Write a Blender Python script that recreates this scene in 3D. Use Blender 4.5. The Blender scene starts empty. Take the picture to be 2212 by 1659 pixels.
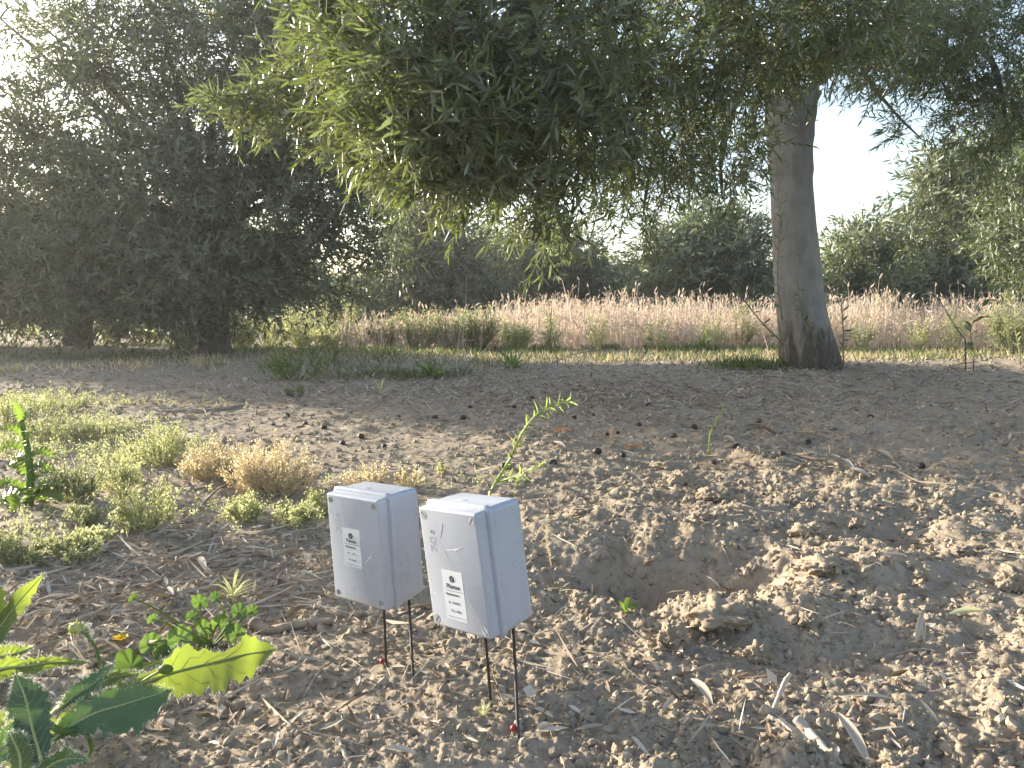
import bpy, math, random
import numpy as np
from mathutils import Vector, Matrix

random.seed(5)
R = np.random.default_rng(11)
SC = bpy.context.scene
COL = SC.collection
PI = math.pi

# ------------------------------------------------------------------ camera
F, CX, CY, CAMH, HOR = 1662.0, 1106.0, 829.5, 0.55, 647.0   # focal length and centre in photo pixels
PITCH = math.atan((CY - HOR) / F)
cam = bpy.data.objects.new('camera', bpy.data.cameras.new('camera'))
COL.objects.link(cam)
cam.location = (0, 0, CAMH)
cam.rotation_euler = (PI / 2 - PITCH, 0, 0)
cam.data.sensor_fit = 'HORIZONTAL'
cam.data.sensor_width = 36.0
cam.data.lens = 36.0 * F / 2212.0
cam.data.clip_start = 0.02
cam.data.clip_end = 600
SC.camera = cam

# ------------------------------------------------------------------ sky, sun, exposure
SUN_AZ, SUN_EL = -57.0, 12.0        # degrees from +Y (negative: to the left), above the horizon
w = bpy.data.worlds.new('World')
SC.world = w
w.use_nodes = True
nt = w.node_tree
bg = nt.nodes['Background']
sky = nt.nodes.new('ShaderNodeTexSky')
sky.sky_type = 'NISHITA'
sky.sun_disc = False
sky.sun_elevation = math.radians(SUN_EL)
sky.sun_rotation = math.radians(SUN_AZ)
sky.air_density = 0.9
sky.dust_density = 2.0
sky.ozone_density = 1.0
hs = nt.nodes.new('ShaderNodeHueSaturation')      # thin milky evening sky: less blue than clear air
hs.inputs['Saturation'].default_value = 0.85
nt.links.new(sky.outputs[0], hs.inputs['Color'])
nt.links.new(hs.outputs[0], bg.inputs[0])
bg.inputs[1].default_value = 0.135
sd = bpy.data.lights.new('sun', 'SUN')
sd.energy = 5.0
sd.angle = math.radians(0.5)
sd.color = (1.0, 0.90, 0.75)
sun = bpy.data.objects.new('sun', sd)
COL.objects.link(sun)
SUND = Vector((math.sin(math.radians(SUN_AZ)) * math.cos(math.radians(SUN_EL)),
               math.cos(math.radians(SUN_AZ)) * math.cos(math.radians(SUN_EL)), math.sin(math.radians(SUN_EL))))
sun.rotation_euler = (-SUND).to_track_quat('-Z', 'Y').to_euler()
sun.location = SUND * 30
vs = SC.view_settings
vs.view_transform = 'Standard'
vs.look = 'None'
vs.gamma = 1.0
vs.use_curve_mapping = False
vs.exposure = 1.88
HAZE = 0.0022
SC.cycles.max_bounces = 8
SC.cycles.transmission_bounces = 6
SC.cycles.transparent_max_bounces = 4

# ------------------------------------------------------------------ helpers: photo pixel -> place
FW = np.array([0, math.cos(PITCH), -math.sin(PITCH)])
UP = np.array([0, math.sin(PITCH), math.cos(PITCH)])
RT = np.array([1.0, 0, 0])
def ray(px, py):
    return RT * (px - CX) / F + UP * (CY - py) / F + FW
def at(px, py, Y):
    d = ray(px, py)
    return np.array([0, 0, CAMH]) + d * (Y / d[1])
def project(P):
    d = P - np.array([0, 0, CAMH])
    z = d @ FW
    return CX + F * (d @ RT) / z, CY - F * (d @ UP) / z, z

# ------------------------------------------------------------------ noise
def hsh(ix, iy, seed):
    h = (ix.astype(np.int64) * 374761393 + iy.astype(np.int64) * 668265263 + seed * 974634777) & 0xffffffff
    h = ((h ^ (h >> 13)) * 1274126177) & 0xffffffff
    h = h ^ (h >> 16)
    return (h & 0xffffff) / float(0xffffff)
def vnoise(x, y, seed=0):
    ix, iy = np.floor(x), np.floor(y)
    fx, fy = x - ix, y - iy
    fx = fx * fx * fx * (fx * (fx * 6 - 15) + 10)
    fy = fy * fy * fy * (fy * (fy * 6 - 15) + 10)
    a, b = hsh(ix, iy, seed), hsh(ix + 1, iy, seed)
    c, d = hsh(ix, iy + 1, seed), hsh(ix + 1, iy + 1, seed)
    return (a * (1 - fx) + b * fx) * (1 - fy) + (c * (1 - fx) + d * fx) * fy - 0.5
def fbm(x, y, seed=0, oct=4, gain=0.5):
    s, a = 0.0, 1.0
    for i in range(oct):
        c, t = math.cos(i * 1.3), math.sin(i * 1.3)
        s = s + a * vnoise((x * c - y * t) * 2 ** i + 17 * i, (x * t + y * c) * 2 ** i, seed + i)
        a *= gain
    return s
def lumps(x, y, seed, keep, rlo=0.25, rhi=0.75):
    """rounded clods: in every kept cell a dome of random radius, uneven in outline"""
    ix, iy = np.floor(x), np.floor(y)
    out = np.zeros_like(x)
    for dx in (-1, 0, 1):
        for dy in (-1, 0, 1):
            cx, cy = ix + dx, iy + dy
            px = cx + 0.15 + 0.7 * hsh(cx, cy, seed)
            py = cy + 0.15 + 0.7 * hsh(cx, cy, seed + 1)
            r = rlo + (rhi - rlo) * hsh(cx, cy, seed + 2) ** 2
            k = hsh(cx, cy, seed + 3) < keep
            st = 0.7 + 0.6 * hsh(cx, cy, seed + 4)
            d2 = ((x - px) * st) ** 2 + ((y - py) / st) ** 2
            dome = np.sqrt(np.clip(1 - d2 / (r * r), 0, 1)) * r * k
            out = np.maximum(out, dome)
    return out
def sst(a, b, x):
    t = np.clip((x - a) / (b - a), 0, 1)
    return t * t * (3 - 2 * t)
def gauss(x, y, cx, cy, sx, sy):
    return np.exp(-((x - cx) / sx) ** 2 - ((y - cy) / sy) ** 2)

HOLE = (0.29, 1.49)
def macro(x, y):
    z = 0.030 * fbm(x / 0.9, y / 0.9, 3, 3) * sst(9, 5, y)
    z = z + 0.06 * fbm(x / 5.0, y / 5.0, 9, 3)  * sst(2.5, 7, np.hypot(x, y))
    z = z + 0.085 * np.exp(-((y - 5.2) / 0.9) ** 2) * sst(-0.6, 1.2, x)
    z = z + 0.03 * np.exp(-((y - 6.6) / 1.2) ** 2) * sst(0.5, -1.5, x)
    z = z - 0.16 * gauss(x, y, HOLE[0] + .05 * vnoise(y / .05, x / .09, 91), HOLE[1] + .06 * vnoise(x / .06, y / .09, 92), 0.135, 0.095)
    z = z - 0.05 * gauss(x, y, HOLE[0] + 0.15, HOLE[1] + 0.01, 0.10, 0.07)
    z = z + 0.045 * gauss(x, y, HOLE[0] + 0.05, HOLE[1] + 0.30, 0.30, 0.16)
    z = z + 0.030 * gauss(x, y, HOLE[0] + 0.14, HOLE[1] - 0.20, 0.13, 0.07)
    z = z + 0.035 * gauss(x, y, HOLE[0] + 0.46, HOLE[1] + 0.02, 0.14, 0.12)
    z = z - 0.040 * gauss(x, y, HOLE[0] + 0.62, HOLE[1] + 0.28, 0.16, 0.10)
    z = z - 0.030 * gauss(x, y, 0.55, 1.12, 0.16, 0.07)
    z = z + 0.020 * gauss(x, y, 1.05, 2.2, 0.5, 0.25)
    return z
def clody(x, y):
    c = 0.45 + 0.65 * sst(-0.5, 0.3, x) * sst(4.2, 2.4, y)
    c = c * (0.75 + 0.9 * vnoise(x / 0.5 + 3, y / 0.35, 77))
    return np.clip(c, 0.35, 1.3) * sst(12.0, 7.0, y)
def H(x, y):
    x = np.asarray(x, float); y = np.asarray(y, float)
    z = macro(x, y)
    wx = x + 0.03 * fbm(x / 0.12, y / 0.12, 31, 2)
    wy = y + 0.03 * fbm(x / 0.12, y / 0.12, 41, 2)
    c = clody(x, y)
    big = lumps(wx / 0.115, wy / 0.115, 100, 0.10) * (c > 0.25)
    mid = lumps(wx / 0.050, wy / 0.050, 200, 0.15)
    k = sst(-.12, .22, vnoise(x / .21, y / .21, 61))
    m = 0.26 * 0.115 * big + (.28 * 0.050 * mid + .46 * 0.024 * lumps(wx / 0.024, wy / 0.024, 300, 0.32)) * (.25 + .75 * k)
    far_ = sst(2.6, 4.2, np.hypot(x, y))
    m = m + far_ * (.24 * .13 * lumps(wx / .13, wy / .13, 600, .45) + .42 * .065 * lumps(wx / .065, wy / .065, 700, .55) + .016 * fbm(x / .28, y / .28, 71, 3))
    m = m + 0.72 * 0.0125 * lumps(wx / 0.0125, wy / 0.0125, 400, 0.75)
    m = m + 0.65 * 0.0075 * lumps(x / 0.0075, y / 0.0075, 500, 0.7)
    m = m + 0.022 * fbm(x / 0.085, y / 0.085, 51, 6, 0.66)
    return z + m * c
def gz(x, y):
    return float(H(np.array([x]), np.array([y]))[0])
def gp(px, py):
    """where the ground lies under a photo pixel"""
    d = ray(px, py)
    t = np.geomspace(0.6, 60, 900)
    P = np.array([0, 0, CAMH])[None] + d[None] * t[:, None]
    below = P[:, 2] < macro(P[:, 0], P[:, 1]) + 0.004
    i = int(np.argmax(below)) if below.any() else len(t) - 1
    p = P[i]
    return np.array([p[0], p[1], gz(p[0], p[1])])

# ------------------------------------------------------------------ helpers: meshes and objects
class Acc:
    def __init__(s):
        s.V, s.F, s.r, s.n = [], [], [], 0
    def add(s, V, faces, rnd=0.5):
        V = np.asarray(V, float).reshape(-1, 3)
        s.V.append(V)
        s.r.append(np.broadcast_to(np.asarray(rnd, float), (len(V),)).copy())
        for f in faces:
            s.F.append(np.asarray(f, np.int64) + s.n)
        s.n += len(V)
        return s
    def mesh(s, name, mats, smooth=True, off=None):
        V = np.concatenate(s.V); r = np.concatenate(s.r)
        if off is not None:
            V = V - np.asarray(off)
        me = bpy.data.meshes.new(name)
        me.vertices.add(len(V))
        me.vertices.foreach_set('co', V.ravel().astype(np.float32))
        loops = np.concatenate([f.ravel() for f in s.F])
        tot = np.concatenate([np.full(len(f), f.shape[1]) for f in s.F])
        st = np.concatenate([[0], np.cumsum(tot)[:-1]])
        me.loops.add(len(loops))
        me.loops.foreach_set('vertex_index', loops.astype(np.int32))
        me.polygons.add(len(tot))
        me.polygons.foreach_set('loop_start', st.astype(np.int32))
        me.polygons.foreach_set('loop_total', tot.astype(np.int32))
        me.polygons.foreach_set('use_smooth', np.full(len(tot), smooth))
        a = me.attributes.new('rnd', 'FLOAT', 'POINT')
        a.data.foreach_set('value', r.astype(np.float32))
        me.update(calc_edges=True)
        me.validate()
        for m in (mats if isinstance(mats, (list, tuple)) else [mats]):
            me.materials.append(m)
        return me
def obj(name, me, parent=None, loc=None):
    o = bpy.data.objects.new(name, me)
    COL.objects.link(o)
    if parent is not None:
        o.parent = parent
    if loc is not None:
        o.location = loc
    return o
def tag(o, label=None, cat=None, group=None, kind=None):
    if label: o['label'] = label
    if cat: o['category'] = cat
    if group: o['group'] = group
    if kind: o['kind'] = kind
    return o
def thing(name, label, cat, loc, group=None):
    o = bpy.data.objects.new(name, None)
    COL.objects.link(o)
    o.location = loc
    o.empty_display_size = 0.05
    return tag(o, label, cat, group)
def part(name, acc, m, root, smooth=True, kind=None, label=None):
    """a child whose geometry is given in world coordinates"""
    o = obj(name, acc.mesh(name, m, smooth, off=np.array(root.location)), root)
    return tag(o, label=label, kind=kind)
def nrm(v):
    return v / np.maximum(np.linalg.norm(v, axis=-1, keepdims=True), 1e-9)
def tubes(P, rad, S=4, cap=True):
    """P [N,K,3], rad [N,K] -> verts, quads"""
    P = np.asarray(P, float); rad = np.asarray(rad, float)
    N, K, _ = P.shape
    T = nrm(np.gradient(P, axis=1))
    ref = np.where(np.abs(T[..., 2:3]) > 0.9, np.array([1.0, 0, 0]), np.array([0, 0, 1.0]))
    A = nrm(np.cross(T, ref)); B = np.cross(T, A)
    th = np.arange(S) * 2 * PI / S
    V = P[:, :, None] + rad[:, :, None, None] * (A[:, :, None] * np.cos(th)[None, None, :, None] + B[:, :, None] * np.sin(th)[None, None, :, None])
    idx = np.arange(N * K * S).reshape(N, K, S)
    a, b = idx[:, :-1], idx[:, 1:]
    q = np.stack([a, np.roll(a, -1, 2), np.roll(b, -1, 2), b], -1).reshape(-1, 4)
    fs = [q]
    if cap and S > 2:
        fs.append(idx[:, -1, :].reshape(-1, S))
        fs.append(idx[:, 0, ::-1].reshape(-1, S))
    return V.reshape(-1, 3), fs
def bez(p0, p1, p2, K):
    t = np.linspace(0, 1, K)[:, None]
    return (1 - t) ** 2 * p0 + 2 * t * (1 - t) * p1 + t * t * p2
def spline(pts, K):
    """smooth curve through points (Catmull-Rom)"""
    p = np.asarray(pts, float)
    p = np.concatenate([[2 * p[0] - p[1]], p, [2 * p[-1] - p[-2]]])
    n = len(p) - 3
    out = []
    for u in np.linspace(0, n - 1e-6, K):
        i = int(u); t = u - i
        a, b, c, d = p[i:i + 4]
        out.append(0.5 * (2 * b + (c - a) * t + (2 * a - 5 * b + 4 * c - d) * t * t + (3 * b - a - 3 * c + d) * t ** 3))
    return np.array(out)
def leaf_geo(P, D, Nn, L, W, bend=0.12, low=False, wide=0.42):
    D = nrm(D); S = nrm(np.cross(D, Nn)); Nn = np.cross(S, D)
    N = len(P)
    L = np.broadcast_to(L, (N,))[:, None]; W = np.broadcast_to(W, (N,))[:, None]
    bend = np.broadcast_to(bend, (N,))[:, None]
    pt = lambda t, s, f: P + D * L * t + S * W * s + Nn * (W * f - L * bend * t * t)
    if low:
        V = np.stack([P, pt(wide, -.5, .12), pt(1, 0, 0), pt(wide, .5, .12)], 1)
        i = np.arange(N)[:, None] * 4
        return V.reshape(-1, 3), [i + np.array([[0, 1, 2]]), i + np.array([[0, 2, 3]])], 4
    V = np.stack([P, pt(.28, -.42, .14), pt(.28, .42, .14), pt(.66, -.42, .14), pt(.66, .42, .14), pt(1, 0, 0), pt(.28, 0, 0), pt(.66, 0, 0)], 1)
    i = np.arange(N)[:, None] * 8
    return V.reshape(-1, 3), [i + np.array([[0, 1, 6]]), i + np.array([[0, 6, 2]]), i + np.array([[1, 3, 7, 6]]), i + np.array([[6, 7, 4, 2]]),
                              i + np.array([[3, 5, 7]]), i + np.array([[7, 5, 4]])], 8
def add_leaves(acc, P, D, Nn, L, W, bend=0.12, low=False, rnd=None, wide=0.42):
    V, fs, k = leaf_geo(P, D, Nn, L, W, bend, low, wide)
    r = R.random(len(P)) if rnd is None else rnd
    acc.add(V, fs, np.repeat(r, k))
def basis(D):
    ref = np.where(np.abs(D[:, 2:3]) > 0.9, np.array([1.0, 0, 0]), np.array([0, 0, 1.0]))
    A = nrm(np.cross(D, ref)); return A, np.cross(D, A)
def twigs(P, D, L, n, droop=0.25):
    """leaf positions / directions / normals in opposite pairs along drooping twigs, and the stems"""
    D = nrm(D); N = len(P); L = np.broadcast_to(L, (N,))
    A, B = basis(D)
    k = np.arange(n)
    t = ((k // 2) + 0.7) / (n / 2 + 0.2)
    curve = lambda tt: P[:, None] + D[:, None] * (L[:, None] * tt[None])[..., None] + np.array([0, 0, -1.0]) * (L[:, None] * droop * tt[None] ** 2)[..., None]
    pos = curve(t)
    tang = nrm(D[:, None] + np.array([0, 0, -1.0]) * (2 * droop * t)[None, :, None])
    az = (k % 2) * PI + (k // 2) * (PI / 2) + R.random((N, 1)) * 6.28 + R.normal(0, .3, (N, n))
    side = A[:, None] * np.cos(az)[..., None] + B[:, None] * np.sin(az)[..., None]
    a = (1.0 - 0.45 * t)[None] + R.normal(0, .24, (N, n))
    d = tang * np.cos(a)[..., None] + side * np.sin(a)[..., None]
    nn = tang * np.sin(a)[..., None] - side * np.cos(a)[..., None] + R.normal(0, .35, (N, n, 3))
    stems = curve(np.linspace(0, 1, 4))
    return pos.reshape(-1, 3), d.reshape(-1, 3), nn.reshape(-1, 3), stems

# ------------------------------------------------------------------ materials
def newmat(name):
    m = bpy.data.materials.new(name); m.use_nodes = True
    t = m.node_tree
    return m, t, t.nodes['Principled BSDF'], t.nodes['Material Output']
def ramp(t, fac, stops):
    n = t.nodes.new('ShaderNodeValToRGB')
    e = n.color_ramp.elements
    while len(e) < len(stops): e.new(0.5)
    for el, (p, c) in zip(e, stops):
        el.position = p; el.color = (*c, 1)
    t.links.new(fac, n.inputs[0])
    return n.outputs[0]
def noise(t, scale, detail=4, rough=0.6, vec=None, dist=0.0):
    n = t.nodes.new('ShaderNodeTexNoise')
    n.inputs['Scale'].default_value = scale; n.inputs['Detail'].default_value = detail
    n.inputs['Roughness'].default_value = rough; n.inputs['Distortion'].default_value = dist
    if vec is not None: t.links.new(vec, n.inputs['Vector'])
    return n.outputs[0]
def geopos(t, stretch=None):
    g = t.nodes.new('ShaderNodeNewGeometry')
    if stretch is None: return g.outputs['Position']
    m = t.nodes.new('ShaderNodeMapping'); m.inputs['Scale'].default_value = stretch
    t.links.new(g.outputs['Position'], m.inputs['Vector'])
    return m.outputs[0]
def mixc(t, fac, a, b, mode='MIX'):
    n = t.nodes.new('ShaderNodeMix'); n.data_type = 'RGBA'; n.blend_type = mode
    for v, i in ((fac, 0), (a, 6), (b, 7)):
        if hasattr(v, 'type') and hasattr(v, 'links'): t.links.new(v, n.inputs[i])
        elif i == 0: n.inputs[0].default_value = v
        else: n.inputs[i].default_value = (*v, 1)
    return n.outputs[2]
def bump(t, h, strength, dist, prev=None):
    b = t.nodes.new('ShaderNodeBump')
    b.inputs['Strength'].default_value = strength; b.inputs['Distance'].default_value = dist
    t.links.new(h, b.inputs['Height'])
    if prev is not None: t.links.new(prev, b.inputs['Normal'])
    return b.outputs[0]
def attr(t, name='rnd'):
    a = t.nodes.new('ShaderNodeAttribute'); a.attribute_name = name
    return a.outputs['Fac']
def leafmat(name, stops, trans=0.4, tcol=(0.3, 0.4, 0.06), rough=0.4, spec=0.5, back=None, blotch=0.0):
    m, t, p, out = newmat(name)
    c = ramp(t, attr(t), stops)
    if blotch:
        c = mixc(t, ramp(t, noise(t, 60, 3, .6, geopos(t)), [(.4, (0, 0, 0)), (.75, (blotch,) * 3)]), c, tuple(1.6 * v for v in stops[-1][1]))
    if back:
        g = t.nodes.new('ShaderNodeNewGeometry')
        c = mixc(t, g.outputs['Backfacing'], c, back)
    t.links.new(c, p.inputs['Base Color'])
    p.inputs['Roughness'].default_value = rough
    p.inputs['Specular IOR Level'].default_value = spec
    tr = t.nodes.new('ShaderNodeBsdfTranslucent')
    tc = mixc(t, 0.6, c, tcol)
    t.links.new(tc, tr.inputs['Color'])
    mx = t.nodes.new('ShaderNodeMixShader'); mx.inputs[0].default_value = trans
    t.links.new(p.outputs[0], mx.inputs[1]); t.links.new(tr.outputs[0], mx.inputs[2])
    t.links.new(mx.outputs[0], out.inputs[0])
    return m
def plain(name, col, rough=0.6, spec=0.4, nscale=0, namp=0.15, bs=0, metal=0.0):
    m, t, p, out = newmat(name)
    if nscale:
        n = noise(t, nscale, 5, .6, geopos(t))
        t.links.new(ramp(t, n, [(.3, tuple(v * (1 - namp) for v in col)), (.7, tuple(min(1, v * (1 + namp)) for v in col))]), p.inputs['Base Color'])
        if bs: t.links.new(bump(t, n, bs, .002), p.inputs['Normal'])
    else:
        p.inputs['Base Color'].default_value = (*col, 1)
    p.inputs['Roughness'].default_value = rough
    p.inputs['Specular IOR Level'].default_value = spec
    p.inputs['Metallic'].default_value = metal
    return m

def soilmat(name, use_rnd=False):
    m, t, p, out = newmat(name)
    pos = geopos(t)
    n1 = noise(t, 2.3, 5, .6, pos); n2 = noise(t, 38, 6, .65, pos); n3 = noise(t, 260, 4, .7, pos)
    c = ramp(t, n1, [(.3, (.215, .172, .125)), (.55, (.275, .226, .168)), (.75, (.325, .275, .212))])
    c = mixc(t, .55, c, ramp(t, n2, [(.25, (.13, .102, .074)), (.5, (.26, .215, .16)), (.8, (.40, .34, .265))]))
    c = mixc(t, .22, c, ramp(t, n3, [(.3, (.16, .12, .08)), (.7, (.55, .47, .36))]))
    if use_rnd:
        c = mixc(t, .35, c, ramp(t, attr(t), [(0, (.15, .115, .08)), (.6, (.28, .23, .172)), (1, (.46, .40, .32))]))
    t.links.new(c, p.inputs['Base Color'])
    p.inputs['Roughness'].default_value = .95
    p.inputs['Specular IOR Level'].default_value = .15
    b = bump(t, n2, .55, .010)
    b = bump(t, n3, .7, .0025, b)
    t.links.new(b, p.inputs['Normal'])
    return m
M = {}
M['soil'] = soilmat('dry_soil')
M['crumb'] = soilmat('soil_crumb', True)
M['olive'] = leafmat('olive_leaf', [(0, (.030, .046, .018)), (.5, (.047, .070, .026)), (.85, (.078, .108, .034)), (1, (.15, .18, .045))], .34, (.235, .30, .06), .25, .65, back=(.14, .165, .105))
M['olivefar'] = leafmat('olive_leaf_far', [(0, (.030, .044, .022)), (.5, (.050, .074, .036)), (1, (.105, .135, .062))], .24, (.26, .33, .08), .42, .5, back=(.13, .15, .10))
M['twig'] = plain('olive_twig', (.16, .14, .09), .8, .2)
M['bud'] = leafmat('olive_blossom', [(0, (.55, .50, .22)), (1, (.72, .66, .35))], .3, (.6, .55, .2), .6)
M['straw'] = leafmat('dry_stalk', [(0, (.42, .34, .27)), (.5, (.64, .545, .45)), (1, (.82, .74, .62))], .38, (.66, .52, .38), .6, .3)
M['ear'] = leafmat('dry_ear', [(0, (.34, .22, .15)), (1, (.58, .42, .29))], .3, (.6, .4, .25), .7, .2)
M['grass'] = leafmat('green_grass', [(0, (.06, .085, .04)), (.6, (.12, .145, .07)), (1, (.24, .235, .13))], .4, (.28, .4, .06), .5, .4)
M['pale'] = leafmat('pale_herb', [(0, (.24, .26, .11)), (.5, (.42, .42, .22)), (1, (.60, .57, .35))], .52, (.60, .65, .30), .6, .3)
M['grey'] = leafmat('greygreen_herb', [(0, (.14, .16, .085)), (.5, (.26, .28, .16)), (1, (.46, .46, .30))], .50, (.48, .52, .2), .6, .3)
M['dry'] = leafmat('dry_herb', [(0, (.42, .34, .21)), (.5, (.60, .52, .35)), (1, (.74, .67, .50))], .50, (.75, .62, .36), .6, .3)
M['weed'] = leafmat('weed_leaf', [(0, (.05, .09, .025)), (.6, (.09, .15, .04)), (1, (.16, .21, .06))], .42, (.32, .5, .04), .45, .45)
M['broad'] = leafmat('broad_leaf', [(0, (.06, .11, .03)), (.6, (.085, .145, .036)), (1, (.13, .19, .05))], .5, (.36, .45, .03), .42, .45, back=(.10, .155, .06), blotch=.35)
M['broad_dark'] = leafmat('shaded_broad_leaf', [(0, (.042, .085, .036)), (.6, (.058, .112, .046)), (1, (.08, .14, .05))], .24, (.14, .26, .03), .38, .5, back=(.05, .09, .045), blotch=.25)  # shaded copy of the broad leaf: shade put into a darker colour
M['mallow'] = leafmat('mallow_leaf', [(0, (.05, .10, .03)), (.6, (.08, .14, .045)), (1, (.12, .19, .06))], .36, (.22, .36, .05), .5, .4, back=(.08, .14, .05))
M['rib'] = leafmat('leaf_rib', [(0, (.34, .36, .12)), (1, (.42, .44, .18))], .3, (.5, .5, .1), .5)
M['hair'] = leafmat('leaf_hair', [(0, (.7, .72, .6)), (1, (.85, .85, .75))], .5, (.9, .9, .75), .6)
M['litter'] = leafmat('fallen_leaf', [(0, (.09, .06, .04)), (.3, (.20, .15, .105)), (.65, (.36, .31, .25)), (1, (.50, .46, .40))], .12, (.5, .35, .15), .85, .2)
M['orange'] = leafmat('rust_leaf', [(0, (.30, .11, .035)), (1, (.50, .22, .07))], .3, (.7, .25, .04), .5)
M['stick'] = plain('dead_wood', (.26, .21, .16), .85, .2, 40, .35, .5)
M['olivepit'] = plain('dried_olive', (.022, .018, .018), .6, .4, 120, .4, .6)
M['flower'] = leafmat('yellow_flower', [(0, (.75, .5, .02)), (1, (.9, .65, .05))], .4, (.9, .7, .05), .5)

def barkmat(name, lo, mid, hi, base_z=None):
    m, t, p, out = newmat(name)
    pos = geopos(t)
    st = geopos(t, (26, 26, 5))
    n1 = noise(t, 1.0, 5, .6, st); n2 = noise(t, 7, 5, .62, pos); n3 = noise(t, 90, 4, .6, geopos(t, (1, 1, .35)))
    c = ramp(t, n1, [(.3, mid), (.65, hi)])
    c = mixc(t, .5, c, ramp(t, n2, [(.32, lo), (.5, mid), (.72, hi)]))
    if base_z is not None:      # weathered dark plates of old bark low on the trunk
        g = t.nodes.new('ShaderNodeSeparateXYZ'); t.links.new(pos, g.inputs[0])
        mr = t.nodes.new('ShaderNodeMapRange')
        mr.inputs[1].default_value = base_z; mr.inputs[2].default_value = base_z + .75
        mr.inputs[3].default_value = .30; mr.inputs[4].default_value = -.32
        t.links.new(g.outputs[2], mr.inputs[0])
        ad = t.nodes.new('ShaderNodeMath'); ad.operation = 'ADD'
        t.links.new(noise(t, 1.0, 4, .55, geopos(t, (9, 9, 3.2)), 1.2), ad.inputs[0]); t.links.new(mr.outputs[0], ad.inputs[1])
        f = ramp(t, ad.outputs[0], [(.55, (0, 0, 0)), (.70, (.9, .9, .9))])
        c = mixc(t, f, c, ramp(t, n3, [(.3, (.035, .028, .022)), (.7, (.10, .085, .065))]))
    sc_ = noise(t, 1.0, 3, .5, geopos(t, (13, 13, 26)), .6)      # short dark scars across the bark
    c = mixc(t, ramp(t, sc_, [(.67, (0, 0, 0)), (.74, (.6, .6, .6))]), c, lo)
    t.links.new(c, p.inputs['Base Color'])
    p.inputs['Roughness'].default_value = .85; p.inputs['Specular IOR Level'].default_value = .25
    b = bump(t, n1, .8, .016); b = bump(t, n3, .7, .006, b); b = bump(t, n2, .6, .02, b)
    if base_z is not None: b = bump(t, f, .6, -.010, b)
    t.links.new(b, p.inputs['Normal'])
    return m
M['bark_dark'] = barkmat('dark_bark', (.05, .042, .034), (.085, .072, .058), (.14, .12, .10))

# ------------------------------------------------------------------ GROUND (one sheet to the horizon)
def build_ground():
    nr1, nr2, na = 510, 40, 740
    r = np.concatenate([np.geomspace(.55, 9, nr1), np.geomspace(9, 260, nr2 + 1)[1:]])
    dense = np.radians(np.linspace(-64, 64, na))
    coarse = np.radians(np.linspace(64, 296, 60)[1:-1])
    th = np.concatenate([dense, coarse])
    nT = len(th); nR = len(r)
    X = r[:, None] * np.sin(th)[None]; Y = r[:, None] * np.cos(th)[None]
    Z = H(X, Y)
    V = np.stack([X, Y, Z], -1).reshape(-1, 3)
    V = np.concatenate([V, [[0, 0, 0.0]]])
    i = np.arange(nR * nT).reshape(nR, nT)
    a = i[:-1]; b = i[1:]
    q = np.stack([a, b, np.roll(b, -1, 1), np.roll(a, -1, 1)], -1).reshape(-1, 4)
    c = np.stack([np.full(nT, nR * nT), i[0], np.roll(i[0], -1)], -1)
    acc = Acc().add(V, [q, c])
    o = obj('ground', acc.mesh('ground', M['soil']))
    tag(o, 'dry crumbly tan soil of the olive grove', kind='structure')
build_ground()

def scatter(n, rlo, rhi, ang=54):
    th = np.radians(R.uniform(-ang, ang, n)); r = np.exp(R.uniform(np.log(rlo), np.log(rhi), n))
    return r * np.sin(th), r * np.cos(th)
ICO = None
def ico():
    g = (1 + 5 ** .5) / 2
    v = np.array([(-1, g, 0), (1, g, 0), (-1, -g, 0), (1, -g, 0), (0, -1, g), (0, 1, g), (0, -1, -g), (0, 1, -g), (g, 0, -1), (g, 0, 1), (-g, 0, -1), (-g, 0, 1)], float)
    v /= np.linalg.norm(v[0])
    f = np.array([(0, 11, 5), (0, 5, 1), (0, 1, 7), (0, 7, 10), (0, 10, 11), (1, 5, 9), (5, 11, 4), (11, 10, 2), (10, 7, 6), (7, 1, 8),
                  (3, 9, 4), (3, 4, 2), (3, 2, 6), (3, 6, 8), (3, 8, 9), (4, 9, 5), (2, 4, 11), (6, 2, 10), (8, 6, 7), (9, 8, 1)])
    return v, f
def subdiv(v, f, n):
    for _ in range(n):
        v = list(map(tuple, v)); cache = {}; nf = []
        def mid(a, b):
            k = (min(a, b), max(a, b))
            if k not in cache:
                p = np.array(v[a]) + np.array(v[b]); p /= np.linalg.norm(p)
                cache[k] = len(v); v.append(tuple(p))
            return cache[k]
        for a, b, c in f:
            d, e, g = mid(a, b), mid(b, c), mid(c, a)
            nf += [(a, d, g), (b, e, d), (c, g, e), (d, e, g)]
        f = nf
    return np.array(v), np.array(f)
IV, IF = ico()
I3V, I3F = subdiv(IV, IF, 3)
I2V, I2F = subdiv(IV, IF, 2)
I4V, I4F = subdiv(IV, IF, 4)

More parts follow.
